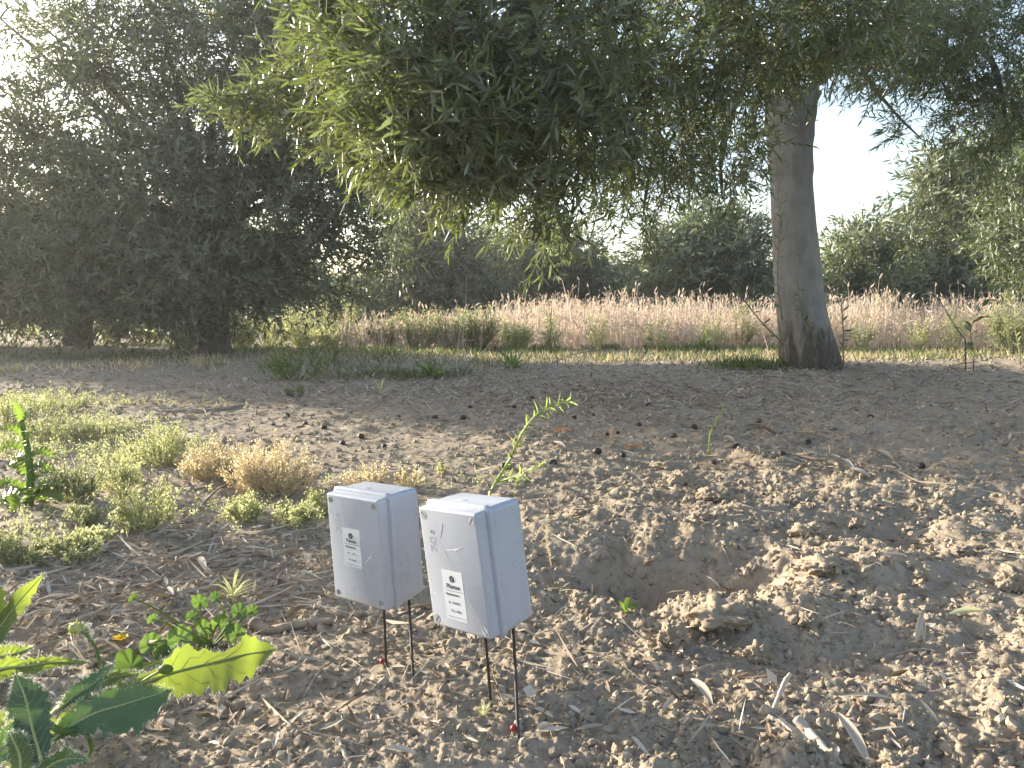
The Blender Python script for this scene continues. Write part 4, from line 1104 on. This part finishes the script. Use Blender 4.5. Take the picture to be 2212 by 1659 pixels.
# ------------------------------------------------------------------ LITTER
def build_litter():
    acc = Acc()
    def put(x, y, L, W, flat=.38, rnd=None, low=False):
        n = len(x); az = R.random(n) * 6.28
        d = np.stack([np.cos(az), np.sin(az), R.normal(0, flat, n) * .6], -1)
        add_leaves(acc, np.stack([x, y, H(x, y) + R.uniform(.001, .010, n)], -1), d, np.stack([R.normal(0, flat, n), R.normal(0, flat, n), np.ones(n)], -1), L, W, R.uniform(-.25, .25, n), rnd=rnd, low=low)
    x, y = scatter(2600, .9, 7)
    put(x, y, R.uniform(.015, .045, len(x)), R.uniform(.003, .008, len(x)), rnd=R.random(len(x)) * .8)
    for (px, py, rx, ry, n) in ((330, 1230, .22, .14, 420), (480, 1180, .25, .2, 330), (200, 1320, .2, .1, 220), (620, 1200, .14, .12, 160), (1400, 862, .35, .2, 420), (1290, 850, .3, .25, 260), (1080, 815, .7, .35, 420),
                                (560, 860, 1.0, .5, 700), (300, 830, 1.2, .7, 800), (900, 850, .8, .5, 700), (1500, 840, .9, .5, 800), (1950, 850, .9, .6, 700), (800, 790, 1.2, .6, 600), (1600, 905, .5, .35, 200), (1800, 1010, .25, .12, 90), (350, 1400, .2, .1, 150), (1900, 800, .8, .4, 320), (620, 800, .9, .5, 420), (1680, 1560, .22, .08, 40), (560, 1560, .3, .1, 60)):
        c = gp(px, py)
        put(c[0] + R.normal(0, rx, n), c[1] + R.normal(0, ry, n), R.uniform(.02, .05, n), R.uniform(.0035, .008, n), rnd=R.random(n) ** .9)
    for (px, py, rx, ry, n) in ((350, 840, 1.3, .8, 900), (650, 860, 1.0, .6, 800), (950, 850, .8, .5, 800), (1250, 840, .7, .5, 900), (1420, 862, .4, .25, 600), (1600, 850, .9, .4, 700), (1950, 860, .9, .6, 800), (1760, 812, .5, .2, 500), (800, 790, 1.3, .6, 700), (2050, 800, .9, .4, 500), (1150, 800, .9, .4, 500)):
        c = gp(px, py)
        put(c[0] + R.normal(0, rx, n), c[1] + R.normal(0, ry, n), R.uniform(.03, .085, n), R.uniform(.005, .012, n), .5, R.random(n), True)
    # straw bits and thin grass stems
    for (px, py, rx, ry, n) in ((350, 1240, .3, .16, 420), (480, 1160, .35, .25, 300), (1300, 850, .7, .4, 260), (1650, 960, .6, .4, 180), (250, 1370, .2, .1, 140), (800, 840, 1.2, .5, 260), (700, 1500, .5, .2, 110), (1800, 1500, .5, .2, 80), (1100, 990, .8, .5, 260), (1850, 1080, .5, .3, 130)):
        c = gp(px, py)
        x, y = c[0] + R.normal(0, rx, n), c[1] + R.normal(0, ry, n)
        put(x, y, R.uniform(.03, .13, n), R.uniform(.0015, .003, n), .12, R.uniform(.35, 1, n), True)
    # broad crumpled flakes
    x, y = scatter(200, .95, 3.0)
    put(x, y, R.uniform(.012, .028, len(x)), R.uniform(.010, .02, len(x)), .4, R.uniform(.5, 1, len(x)), True)
    tag(obj('leaf_litter', acc.mesh('leaf_litter', M['litter'], smooth=False)), 'dry fallen olive leaves and straw bits strewn on the soil', kind='stuff')
build_litter()
def dry_leaf(label, a, b, wpx, m='litter', rnd=.72, curl=.10, cat='fallen leaf'):
    A, B = gp(*a), gp(*b); A = A + np.array([0, 0, .012]); B = B + np.array([0, 0, .008])
    L = np.linalg.norm(B - A); W = wpx / F * A[1]
    root_p = (A + B) / 2
    K = 9; t = np.linspace(0, 1, K); Q = A + (B - A) * t[:, None] + np.array([0, 0, 1]) * (curl * L * .6 * np.sin(PI * t))[:, None]
    T = nrm(np.gradient(Q, axis=0)); S_ = nrm(np.cross(T, np.array([0, -.45, 1.0]))); Nn = np.cross(S_, T)
    wv = (np.sin(PI * (t * .94 + .03)) ** .75 * W * .5)[:, None]
    V = np.stack([Q - S_ * wv + Nn * wv * .45, Q, Q + S_ * wv + Nn * wv * .45], 1).reshape(-1, 3)
    ii = np.arange(K * 3).reshape(K, 3)
    q = np.concatenate([np.stack([ii[:-1, j], ii[1:, j], ii[1:, j + 1], ii[:-1, j + 1]], -1) for j in (0, 1)])
    me = Acc().add(V, [q], rnd).mesh('dry_leaf', M[m], off=root_p)
    tag(obj('dry_leaf', me, loc=root_p), label, cat, 'fallen leaves on the soil')
for args in (
    ('long pale dry leaf lying aslant below the hole', (1492, 1478), (1538, 1545), 22), ('pale dry leaf pair tip standing in the crumbly soil', (1992, 1340), (1978, 1394), 12), ('second half of the forked pale leaf pair', (1993, 1342), (1996, 1396), 9),
    ('long grey leaf bent over beside the curved stick', (1808, 1566), (1880, 1650), 26), ('thin pale leaf lying level above the bent grey leaf', (1820, 1528), (1930, 1538), 10), ('white crumpled flake by the red tip', (1160, 1590), (1195, 1573), 18),
    ('grey boat-shaped leaf at the bottom of the soil', (835, 1638), (900, 1644), 16), ('grey leaf close behind the nearer rods', (1105, 1535), (1132, 1510), 10), ('small striped leaf beside the nearer rod', (1155, 1550), (1195, 1556), 12),
    ('brown curled leaf pointing to the bright leaf heap', (1720, 1028), (1800, 1005), 16, 'litter', .12), ('bright curled leaf of the heap on the bare soil', (1810, 1010), (1845, 1030), 14), ('bright flat leaf ending the heap', (1835, 1030), (1880, 1035), 14),
    ('long bright leaf above the heap', (1880, 980), (1930, 1000), 14), ('dark brown long pod-like leaf below the grey trunk', (1605, 920), (1680, 945), 14, 'litter', .05), ('rust-orange leaf on the sunlit soil', (1195, 950), (1240, 942), 14, 'orange', .8),
    ('pale leaf under the rust-orange one', (1195, 965), (1222, 975), 12), ('upright orange leaf tip on the sunlit soil', (1318, 955), (1319, 930), 8, 'orange', 1.0), ('thin rust leaf ring on the sunlit soil', (1345, 970), (1395, 968), 8, 'orange', .3),
    ('brown leaf lying by the black olive, right below the shade', (1500, 1005), (1560, 1018), 12, 'litter', .15), ('tan curled leaf in the shade', (1720, 945), (1775, 950), 10, 'litter', .3), ('brown dry leaf at the thick twig end', (620, 1345), (665, 1320), 16, 'litter', .1),
    ('white flake between the herbs', (400, 950), (418, 956), 16), ('pale upright leaf on the litter', (430, 1212), (445, 1240), 14), ('silver leaf standing on the litter below the rosette', (350, 1280), (375, 1300), 20), ('pale leaf on the litter near the box corner', (700, 1190), (735, 1178), 12),
    ('grey triangular leaf at the bottom edge of the soil', (590, 1640), (602, 1600), 14), ('pale grey leaf above the bottom edge', (500, 1600), (535, 1582), 18, 'litter', .6), ('yellowish long leaf high on the soil', (880, 998), (922, 1000), 8, 'dry', .6),
    ('tan leaf lying past the heap', (1900, 1215), (1960, 1205), 9, 'litter', .7), ('long leaf on the clod past the hole', (1960, 1180), (2010, 1150), 10, 'litter', .5), ('fuzzy pale grass head lying on the soil', (2050, 1340), (2125, 1336), 16, 'pale', 1.0, .05),
    ('pale leaf lying by the lone forked weed', (1560, 950), (1585, 962), 12), ('small tan leaf near the cracks', (1625, 975), (1640, 995), 10, 'litter', .6), ('grey twisted leaf on the shadowed crumbs', (1430, 1560), (1475, 1500), 14, 'litter', .7)):
    dry_leaf(*args)
def stick(label, pts, r0, r1, m='stick', name='twig'):
    Q = np.array([gp(*p[:2]) for p in pts]); Q[:, 2] += r0 * .6 + np.array([p[2] if len(p) > 2 else 0 for p in pts])
    P = spline(Q, 20); c = P.mean(0)
    rr = np.linspace(r0, r1, 20) * (1 + .12 * R.normal(size=20))
    V, f = tubes(P[None], rr[None], 8)
    tag(obj(name, Acc().add(V, f, .8).mesh(name, M[m], off=c), loc=c), label, 'stick', 'sticks lying on the soil')
stick('long curved thin stick among the herbs', [(395, 1130), (430, 1095), (480, 1060), (525, 1045)], .005, .003)
stick('thin stick crossing the long curved one', [(400, 1062), (450, 1055), (520, 1040)], .004, .002)
stick('thick short twig lying beside the mallow', [(545, 1352, .008), (580, 1362), (640, 1360), (720, 1345)], .010, .007)
stick('long flat branch lying on the dark track', [(360, 890), (420, 890), (480, 886), (525, 876)], .010, .012)
stick('dark gnarled stick behind the wide pale herb', [(215, 975), (240, 965), (285, 955), (300, 945)], .010, .006)
stick('pale curved stick on the crumbly teal-shaded soil', [(1718, 1578, .01), (1745, 1590), (1780, 1625), (1815, 1650)], .006, .004, 'litter')
stick('pale forked stick base on the crumbly soil', [(1660, 1560), (1690, 1575), (1715, 1590)], .003, .002, 'litter')
stick('pale stick piece standing over the forked one', [(1668, 1548), (1690, 1520, .02), (1705, 1505, .03)], .003, .003, 'litter')
stick('thin grey stick at the edge of the shade', [(185, 1130), (210, 1115), (240, 1095), (255, 1080)], .004, .003)
stick('straight thin twig on the far litter', [(1700, 1000), (1850, 1012), (1930, 1020)], .004, .003)
stick('curved tan twig past the hole', [(1865, 1240), (1900, 1222), (1925, 1205)], .004, .003)
stick('thin pale root on the crumbs past the forked leaf', [(1890, 1430), (1940, 1415), (1990, 1405), (2020, 1402)], .004, .002)
stick('pale bent straw on the bottom soil', [(730, 1600), (740, 1625), (755, 1650)], .003, .002, 'litter')
stick('dark leaning stick beside the dock weed', [(1000, 790), (1040, 770, .03), (1080, 745, .10)], .008, .004)
stick('dark arching stick past the dock weed', [(1180, 790), (1250, 775, .05), (1330, 765, .06)], .008, .003)
stick('thin forked dead branch across the shaded mound', [(1980, 830), (2010, 815, .02), (2060, 800, .03), (2110, 790, .02)], .008, .004)
stick('short grey twig at the edge of the fallen leaf heap', [(1930, 1000), (1960, 1010), (1990, 1005)], .004, .003)
# black dried olives
OL = [(545, 1050), (830, 965), (620, 900), (780, 945), (590, 920), (940, 905), (1015, 880), (1110, 882), (1195, 1003), (1240, 905), (1282, 902), (1312, 945), (1345, 985), (1380, 920), (1455, 945), (1500, 930), (1540, 1000), (1590, 965), (1640, 915),
      (1690, 1000), (1745, 955), (1850, 890), (1880, 905), (2010, 880), (2045, 945), (1090, 1010), (700, 925), (660, 915), (860, 900), (740, 960), (1000, 905), (1060, 850), (1150, 860), (1420, 1010), (1335, 935), (1290, 985), (450, 985), (480, 1000), (1990, 1010), (1400, 880)]
om = None
MARKS = [(1545, 920, 'the small forked weed'), (1215, 950, 'the rust-orange leaf'), (1318, 940, 'the upright orange leaf tip'), (1370, 969, 'the thin rust leaf ring'), (822, 850, 'the yellow grass tuft'),
         (440, 885, 'the long flat branch'), (1640, 930, 'the dark pod-like leaf'), (1860, 1010, 'the bright leaf heap'), (1205, 880, 'the tip of the leaning fleabane'), (960, 1022, 'the thin pale sprig behind the boxes'),
         (1747, 948, 'the tan curled leaf in the shade'), (1530, 1012, 'the brown dry leaf on the lit soil'), (600, 960, 'the largest straw-coloured bush'), (410, 952, 'the white flake between the herbs'),
         (1100, 1000, 'the stem of the leaning fleabane'), (900, 1000, 'the yellowish long leaf'), (1440, 1005, 'the small cracked clod')]
for i, (px, py) in enumerate(OL):
    c = gp(px, py)
    if om is None:
        v = I2V * np.array([.0125, .0095, .0095]) * (1 + .12 * fbm(I2V[:, 0] * 3 + I2V[:, 2], I2V[:, 1] * 3, 4, 3))[:, None]
        om = Acc().add(v, [I2F]).mesh('dried_olive', M['olivepit'])
    o = obj('dried_olive', om, loc=(c[0], c[1], c[2] + .006))
    o.rotation_euler = (R.uniform(-.3, .3), R.uniform(-.3, .3), R.uniform(0, 6))
    s = R.uniform(.85, 1.35); o.scale = (s, s, s)
    k = min((q for q in MARKS), key=lambda q: math.hypot(q[0] - px, (q[1] - py) * 2)) if MARKS else None
    if k and math.hypot(k[0] - px, (k[1] - py) * 2) < 110:
        lab = 'black dried olive lying beside ' + k[2]; MARKS.remove(k)
    else:
        lab = 'black dried olive lying clear of weeds and bright leaves'
    tag(o, lab, 'fallen olive', 'dried olives scattered on the soil')
# larger clods
def clod(label, px, py, wpx, hpx, seed):
    c = gp(px, py); s = wpx / 2 / F * c[1]; h = hpx / 2 / F * c[1]
    v = I4V.copy()
    d = 1 + .55 * fbm(v[:, 0] * 1.5 + seed, v[:, 1] * 1.5 + v[:, 2] * 1.1, seed, 4, .55) + .25 * fbm(v[:, 2] * 3 + seed, v[:, 0] * 3 - v[:, 1], seed + 5, 3)
    d = d + .30 * (lumps(v[:, 0] * 2.6 + seed, v[:, 1] * 2.6 + v[:, 2] * 2, seed, .8) + lumps(v[:, 2] * 5 + seed, v[:, 0] * 5 + v[:, 1] * 3, seed + 3, .7)) + .10 * fbm(v[:, 0] * 7 + v[:, 2] * 4, v[:, 1] * 7 - v[:, 2] * 5, seed + 8, 3)
    v = v * .9 * d[:, None] * np.array([s, s * .8, h])
    o = obj('soil_clod', Acc().add(v, [I4F], R.uniform(.1, .5)).mesh('soil_clod', M['crumb']), loc=(c[0], c[1], c[2] + h * .55))
    tag(o, label, 'clod', 'large clods of dry soil')
for i, a in enumerate((
    ('pointed clod standing on the rim above the hole', 1475, 1050, 64, 44), ('flat broad clod with a leafy crust at the front rim of the hole', 1560, 1350, 120, 56), ('rough yellowish clod alone on the shadowed crumbs', 1640, 1432, 60, 48), ('round grey clod just past the pointed one', 1540, 1082, 70, 40),
    ('small round clod touching the round grey one', 1492, 1085, 34, 26), ('crumbling ochre clod in front of the hole', 1455, 1400, 70, 66), ('pale wedge clod past the back of the hole', 1780, 1245, 95, 40), ('dark clod between the hole and the dug dip', 1755, 1160, 80, 44),
    ('ochre clod lump at the bottom edge of the soil', 1945, 1655, 90, 60), ('tall sunlit clod at the photo edge', 2180, 1270, 64, 60), ('crumbly clod in the middle of the lit crumbs', 1745, 1352, 50, 36), ('small pointed clod by the thin leaf', 1848, 1142, 28, 26),
    ('lit clod above the dug dip', 2080, 1195, 50, 26), ('small clod at the edge of the dug dip', 1990, 1245, 24, 22), ('small cracked clod below the rust-orange leaf', 1440, 1010, 60, 24), ('low clod beside the nearer box', 1260, 1110, 60, 22))):
    clod(*a, 60 + i * 7)

# ------------------------------------------------------------------ SENSOR BOXES
def boxmat(name, col, rough):
    m, t, p, out = newmat(name)
    n = noise(t, 14, 4, .6, geopos(t)); n2 = noise(t, 900, 2, .5, geopos(t))
    t.links.new(ramp(t, n, [(.3, tuple(v * .95 for v in col)), (.7, tuple(min(1, v * 1.03) for v in col))]), p.inputs['Base Color'])
    t.links.new(ramp(t, n, [(.3, (rough * .85,) * 3), (.7, (rough * 1.2,) * 3)]), p.inputs['Roughness'])
    tc = t.nodes.new('ShaderNodeTexCoord'); sx = t.nodes.new('ShaderNodeSeparateXYZ'); t.links.new(tc.outputs['Object'], sx.inputs[0])
    mr = t.nodes.new('ShaderNodeMapRange'); mr.inputs[1].default_value = 0; mr.inputs[2].default_value = .06; mr.inputs[3].default_value = .24; mr.inputs[4].default_value = -.30
    t.links.new(sx.outputs[2], mr.inputs[0])
    ad = t.nodes.new('ShaderNodeMath'); ad.operation = 'ADD'
    t.links.new(mr.outputs[0], ad.inputs[0]); t.links.new(noise(t, 55, 6, .7, geopos(t)), ad.inputs[1])
    old = p.inputs['Base Color'].links[0].from_socket      # dust splashed up from the soil
    t.links.new(mixc(t, ramp(t, ad.outputs[0], [(.63, (0, 0, 0)), (.90, (.6, .6, .6))]), old, (.36, .31, .25)), p.inputs['Base Color'])
    p.inputs['Specular IOR Level'].default_value = .5
    t.links.new(bump(t, n2, .12, .0004), p.inputs['Normal'])
    p.inputs['Subsurface Weight'].default_value = .12
    p.inputs['Subsurface Radius'].default_value = (.006, .005, .004)
    return m
M['shell'] = boxmat('grey_plastic', (.34, .365, .42), .28)
M['screw'] = plain('screw_plastic', (.22, .225, .235), .5)
M['recess_shade'] = plain('screw_hole_shade', (.16, .16, .17), .6)  # dark colour of a flat disc, painted as shade inside the screw hole
M['slot'] = plain('screw_slot', (.09, .09, .10), .6)
M['paper'] = plain('label_paper', (.46, .49, .54), .55)
M['ink'] = plain('label_ink', (.03, .035, .06), .6)
M['inkl'] = plain('label_faint_ink', (.20, .22, .27), .6)
M['emboss'] = plain('moulded_mark', (.29, .30, .33), .5)
M['scratch'] = plain('scratch', (.60, .61, .62), .5)
M['rod'] = plain('rusty_rod', (.045, .035, .030), .55, .5, 150, .5, .3, .4)
M['red'] = plain('red_cap', (.24, .02, .018), .5, .4)

def rr_ring(a, b, r, y, n=6):
    """rounded rectangle half sizes a (x), b (z) at depth y"""
    P = []
    for (sx, sz, t0) in ((1, 1, 0), (-1, 1, PI / 2), (-1, -1, PI), (1, -1, 1.5 * PI)):
        for k in range(n + 1):
            t = t0 + k / n * PI / 2
            P.append((sx * (a - r) + r * math.cos(t), y, sz * (b - r) + r * math.sin(t)))
    return np.array(P)
def loft(rings, front=True, back=True):
    n = len(rings[0]); V = np.concatenate(rings); i = np.arange(len(V)).reshape(len(rings), n)
    q = np.stack([i[:-1], i[1:], np.roll(i[1:], -1, 1), np.roll(i[:-1], -1, 1)], -1).reshape(-1, 4)
    fs = [q]
    if front: fs.append(i[0][None, :])
    if back: fs.append(i[-1][None, ::-1])
    return V, fs
BW, BD, BH = .1154, .0871, .170
def text_mesh(s, size, m, name):
    c = bpy.data.curves.new('lettering', 'FONT'); c.body = s; c.size = size; c.extrude = .00012; c.align_x = 'CENTER'
    o = bpy.data.objects.new('lettering', c); COL.objects.link(o)
    me = bpy.data.meshes.new_from_object(o.evaluated_get(bpy.context.evaluated_depsgraph_get()))
    bpy.data.objects.remove(o)
    me.materials.clear(); me.materials.append(m); me.name = name
    return me
def sensor_box(label, pos, ang, screws, st_c, st_s, lines, rods, red_at):
    root = thing('sensor_box', label, 'box', pos)
    ry, rx, rz = ang[2], ang[1], ang[0]
    root.rotation_euler = (Matrix.Rotation(ry, 3, 'Y') @ Matrix.Rotation(rx, 3, 'X') @ Matrix.Rotation(rz, 3, 'Z')).to_euler()
    zc = BH / 2
    def lp(name, V, fs, m, parent=root, smooth=True):
        me = Acc().add(V, fs).mesh(name, m, smooth)
        o = obj(name, me, parent)
        md = o.modifiers.new('edge', 'EDGE_SPLIT'); md.split_angle = math.radians(40)
        return o
    up = np.array([0, 0, zc])
    a, b = BW / 2, BH / 2
    prof = lambda items: [rr_ring(a - i + .0042, b - i + .0042, max(.0015, r - i), y) + up for (y, i, r) in items]
    lp('housing', *loft(prof([(.026, .0045, .010), (.030, .0035, .010), (.050, .0040, .011), (BD - .010, .0055, .012), (BD - .004, .0070, .012), (BD - .001, .0105, .012), (BD, .016, .016)])), M['shell'])
    lp('rim', *loft(prof([(.0175, .006, .010), (.0180, .002, .010), (.0195, .0, .010), (.0255, .0, .010), (.0272, .0015, .010), (.0275, .005, .010)])), M['shell'])
    lid = lp('lid', *loft(prof([(.0, .0085, .010), (.0004, .0072, .010), (.0014, .0060, .010), (.0030, .0054, .010), (.0182, .0050, .010), (.0186, .007, .01)])), M['shell'])
    # four corner screws
    for sx in (-1, 1):
        for sz in (-1, 1):
            c = np.array([sx * (a - .0115), 0, zc + sz * (b - .0115)])
            th = np.linspace(0, 2 * PI, 24, endpoint=False)
            ring = lambda r, y: np.stack([c[0] + r * np.cos(th), np.full(24, y), c[2] + r * np.sin(th)], -1)
            if screws == 'recessed':
                V, fs = loft([ring(.0050, .0003), ring(.0049, -.0003), ring(.0044, -.0003), ring(.0040, .0001), ring(.0039, -.0001)], False, False)
                so = lp('screw', V, fs, M['screw'], root)
                V, fs = loft([ring(.0001, -.0002), ring(.0040, -.0002)], False, False)
                lp('recess_shade', V, fs, M['recess_shade'], so)
            else:
                V, fs = loft([ring(.0001, -.0002), ring(.0055, -.0002), ring(.0056, .0003)], False, False)
                so = lp('screw', V, fs, M['shell'], root)
                V, fs = loft([ring(.0057, .0001), ring(.0058, -.00015), ring(.0063, -.00015), ring(.0064, .0003)], False, False)
                lp('seat_ring', V, fs, M['screw'], so)
                an = {(-1, 1): -.75, (1, 1): .95, (-1, -1): .9, (1, -1): -.9}[(sx, sz)]
                dx, dz = math.cos(an), math.sin(an)
                u = np.array([dx, 0, dz]); v = np.array([-dz, 0, dx]); c0 = c + np.array([0, -.0004, 0])
                V = np.array([c0 + u * .0052 + v * .0008, c0 - u * .0052 + v * .0008, c0 - u * .0052 - v * .0008, c0 + u * .0052 - v * .0008])
                V = np.concatenate([V, V + np.array([0, .0004, 0])])
                lp('slot', V, [np.array([[0, 1, 2, 3], [0, 4, 5, 1], [1, 5, 6, 2], [2, 6, 7, 3], [3, 7, 4, 0]])], M['slot'], so)
    # printed sticker
    sw, sh = st_s; sx, sz = st_c
    def slab(cx, cz, w_, h_, y0, y1):
        V = np.array([(cx + i * w_ / 2, y, cz + k * h_ / 2) for y in (y0, y1) for (i, k) in ((-1, -1), (1, -1), (1, 1), (-1, 1))])
        return V, [np.array([[0, 1, 2, 3], [7, 6, 5, 4], [0, 4, 5, 1], [1, 5, 6, 2], [2, 6, 7, 3], [3, 7, 4, 0]])]
    sticker = lp('sticker', *slab(sx, sz, sw, sh, -.0002, .0003), M['paper'], root, False)
    th = np.linspace(0, 2 * PI, 28, endpoint=False)
    zt = sz + sh / 2
    disc = lambda r, y, cx, cz: np.stack([cx + r * np.cos(th), np.full(28, y), cz + r * np.sin(th)], -1)
    lp('logo', *loft([disc(.0001, -.0005, sx - .001, zt - .0115), disc(.0046, -.0005, sx - .001, zt - .0115), disc(.0046, -.0003, sx - .001, zt - .0115)], False, False), M['ink'], sticker)
    lf = Acc(); add_leaves(lf, np.array([[sx - .001, -.0007, zt - .0145]]), np.array([[.25, 0, 1.0]]), np.array([[0, -1.0, 0]]), .0055, .0028, 0)
    obj('logo_leaf', lf.mesh('logo_leaf', M['inkl']), sticker)
    def txt(s, size, x, z, m):
        o = obj('lettering', text_mesh(s, size, m, 'lettering'), sticker)
        o.rotation_euler = (PI / 2, 0, 0); o.location = (x, -.0005, z)
    k = sh / .070
    for (s, size, x, z, m) in lines: txt(s, size * k, sx + x * k, zt - z * k, M[m])
    for z in (.0285, .0655):
        lp('rule', *slab(sx, zt - z * k, sw * .82, .0007, -.0005, -.0003), M['inkl'], sticker, False)
    # moulded marks near the top corner: ring and columns of small characters
    mx, mz = -a + .0245, BH * .80
    em = lp('moulded_mark', *loft([disc(.0030, -.0004, mx, mz), disc(.0023, -.0004, mx, mz), disc(.0023, .0002, mx, mz)], False, False), M['emboss'], root)
    for q in range(3):
        for j in range(7):
            if (q + j * 3) % 5 == 4: continue
            lp('moulded_character', *slab(mx - .006 + q * .0048, mz - .008 - j * .0030, .0022, .0018, -.0003, .0002), M['emboss'], em, False)
    # scratches
    sc = [((.020, .40), (.028, .46), (.033, .48), (.037, .53))] if screws == 'recessed' else [((-.012, .66), (-.008, .62), (-.001, .60)), ((-.006, .67), (.006, .68), (.016, .70)), ((-.018, .76), (-.012, .84), (-.010, .88)), ((.008, .67), (.024, .72))]
    for c in sc:
        Q = spline(np.array([(x, -.00015, z * BH) for x, z in c]), 12)
        V, f = tubes(Q[None], np.full((1, 12), .0002), 4)
        o = obj('scratch', Acc().add(V, f).mesh('scratch', M['scratch']), root)
    # small moulded knock-out on the upper side
    V = I2V * np.array([.010, .006, .0012]) + np.array([-.012, .042, BH])
    obj('knockout', Acc().add(V, [I2F]).mesh('knockout', M['shell']), root)
    bpy.context.view_layer.update()
    inv = root.matrix_world.inverted()
    for k_, ((bx, by), (tx, ty)) in enumerate(rods):
        B = gp(bx, by); lo, hi = .6, 1.6
        for _ in range(40):         # the rod enters the box through its underside
            mdl = (lo + hi) / 2; T = at(tx, ty - 14, mdl)
            if (inv @ Vector(T)).z > 0: lo = mdl
            else: hi = mdl
        d = (T - B) / np.linalg.norm(T - B)
        P = np.array([B - d * .05, B + (T - B) * .33, B + (T - B) * .66, T, T + d * .012])
        V, f = tubes(P[None], np.full((1, 5), .0021), 10)
        V = np.array([inv @ Vector(v) for v in V])
        lp('rod', V, f, M['rod'])
    c = gp(*red_at); c = np.array([c[0], c[1], c[2] + .010])
    V = I2V * .0042 + c; V = np.array([inv @ Vector(v) for v in V])
    lp('red_cap', V, [I2F], M['red'])
    return root
sensor_box('grey plastic sensor box with open screw holes, standing slightly farther back', (-.2305, 1.1238, .0893), (-.6271, .0113, -.0554), 'recessed', (-.065 * BW, .52 * BH), (.038, .060),
           [('Plantae', .0088, 0, .0250, 'ink'), ('Mantenimiento', .0042, -.003, .0350, 'ink'), ('N\u00ba      1:58', .0040, -.003, .0465, 'inkl'), ('Ref   Apr/21', .0040, 0, .0580, 'inkl')],
           [((834, 1437), (829.5, 1326)), ((892.8, 1463.7), (883.4, 1305))], (826, 1440))
sensor_box('grey plastic sensor box with slotted flush screws, standing nearer', (-.0677, .9873, .1062), (-.7422, -.0138, -.1179), 'slotted', (-.04 * BW, .30 * BH), (.040, .069),
           [('Plantae', .0092, 0, .0250, 'ink'), ('Mantenimiento', .0044, -.003, .0350, 'ink'), ('A   02/405', .0052, -.002, .0470, 'inkl'), ('Ver  ALD', .0052, 0, .0585, 'inkl')],
           [((1061.5, 1528), (1048.6, 1387.5)), ((1120, 1593.8), (1108.4, 1364))], (1109, 1588))

# ------------------------------------------------------------------ AIR
def haze(dens):  # even haze volume, added to lift the darks like a lens veil
    m = bpy.data.materials.new('haze'); m.use_nodes = True
    t = m.node_tree; t.nodes.remove(t.nodes['Principled BSDF'])
    v = t.nodes.new('ShaderNodeVolumePrincipled')
    v.inputs['Density'].default_value = dens; v.inputs['Anisotropy'].default_value = .45
    v.inputs['Color'].default_value = (.93, .93, .95, 1)
    t.links.new(v.outputs[0], t.nodes['Material Output'].inputs['Volume'])
    lo, hi = np.array([-40, -30, -1.5]), np.array([40, 50, 6.5])
    V = np.array([[(lo, hi)[i][0], (lo, hi)[j][1], (lo, hi)[k][2]] for i in (0, 1) for j in (0, 1) for k in (0, 1)])
    f = np.array([[0, 1, 3, 2], [4, 6, 7, 5], [0, 4, 5, 1], [2, 3, 7, 6], [0, 2, 6, 4], [1, 5, 7, 3]])
    tag(obj('haze', Acc().add(V, [f]).mesh('haze', m, False)), 'thin haze added to veil the dark tones', kind='stuff')
if HAZE: haze(HAZE)
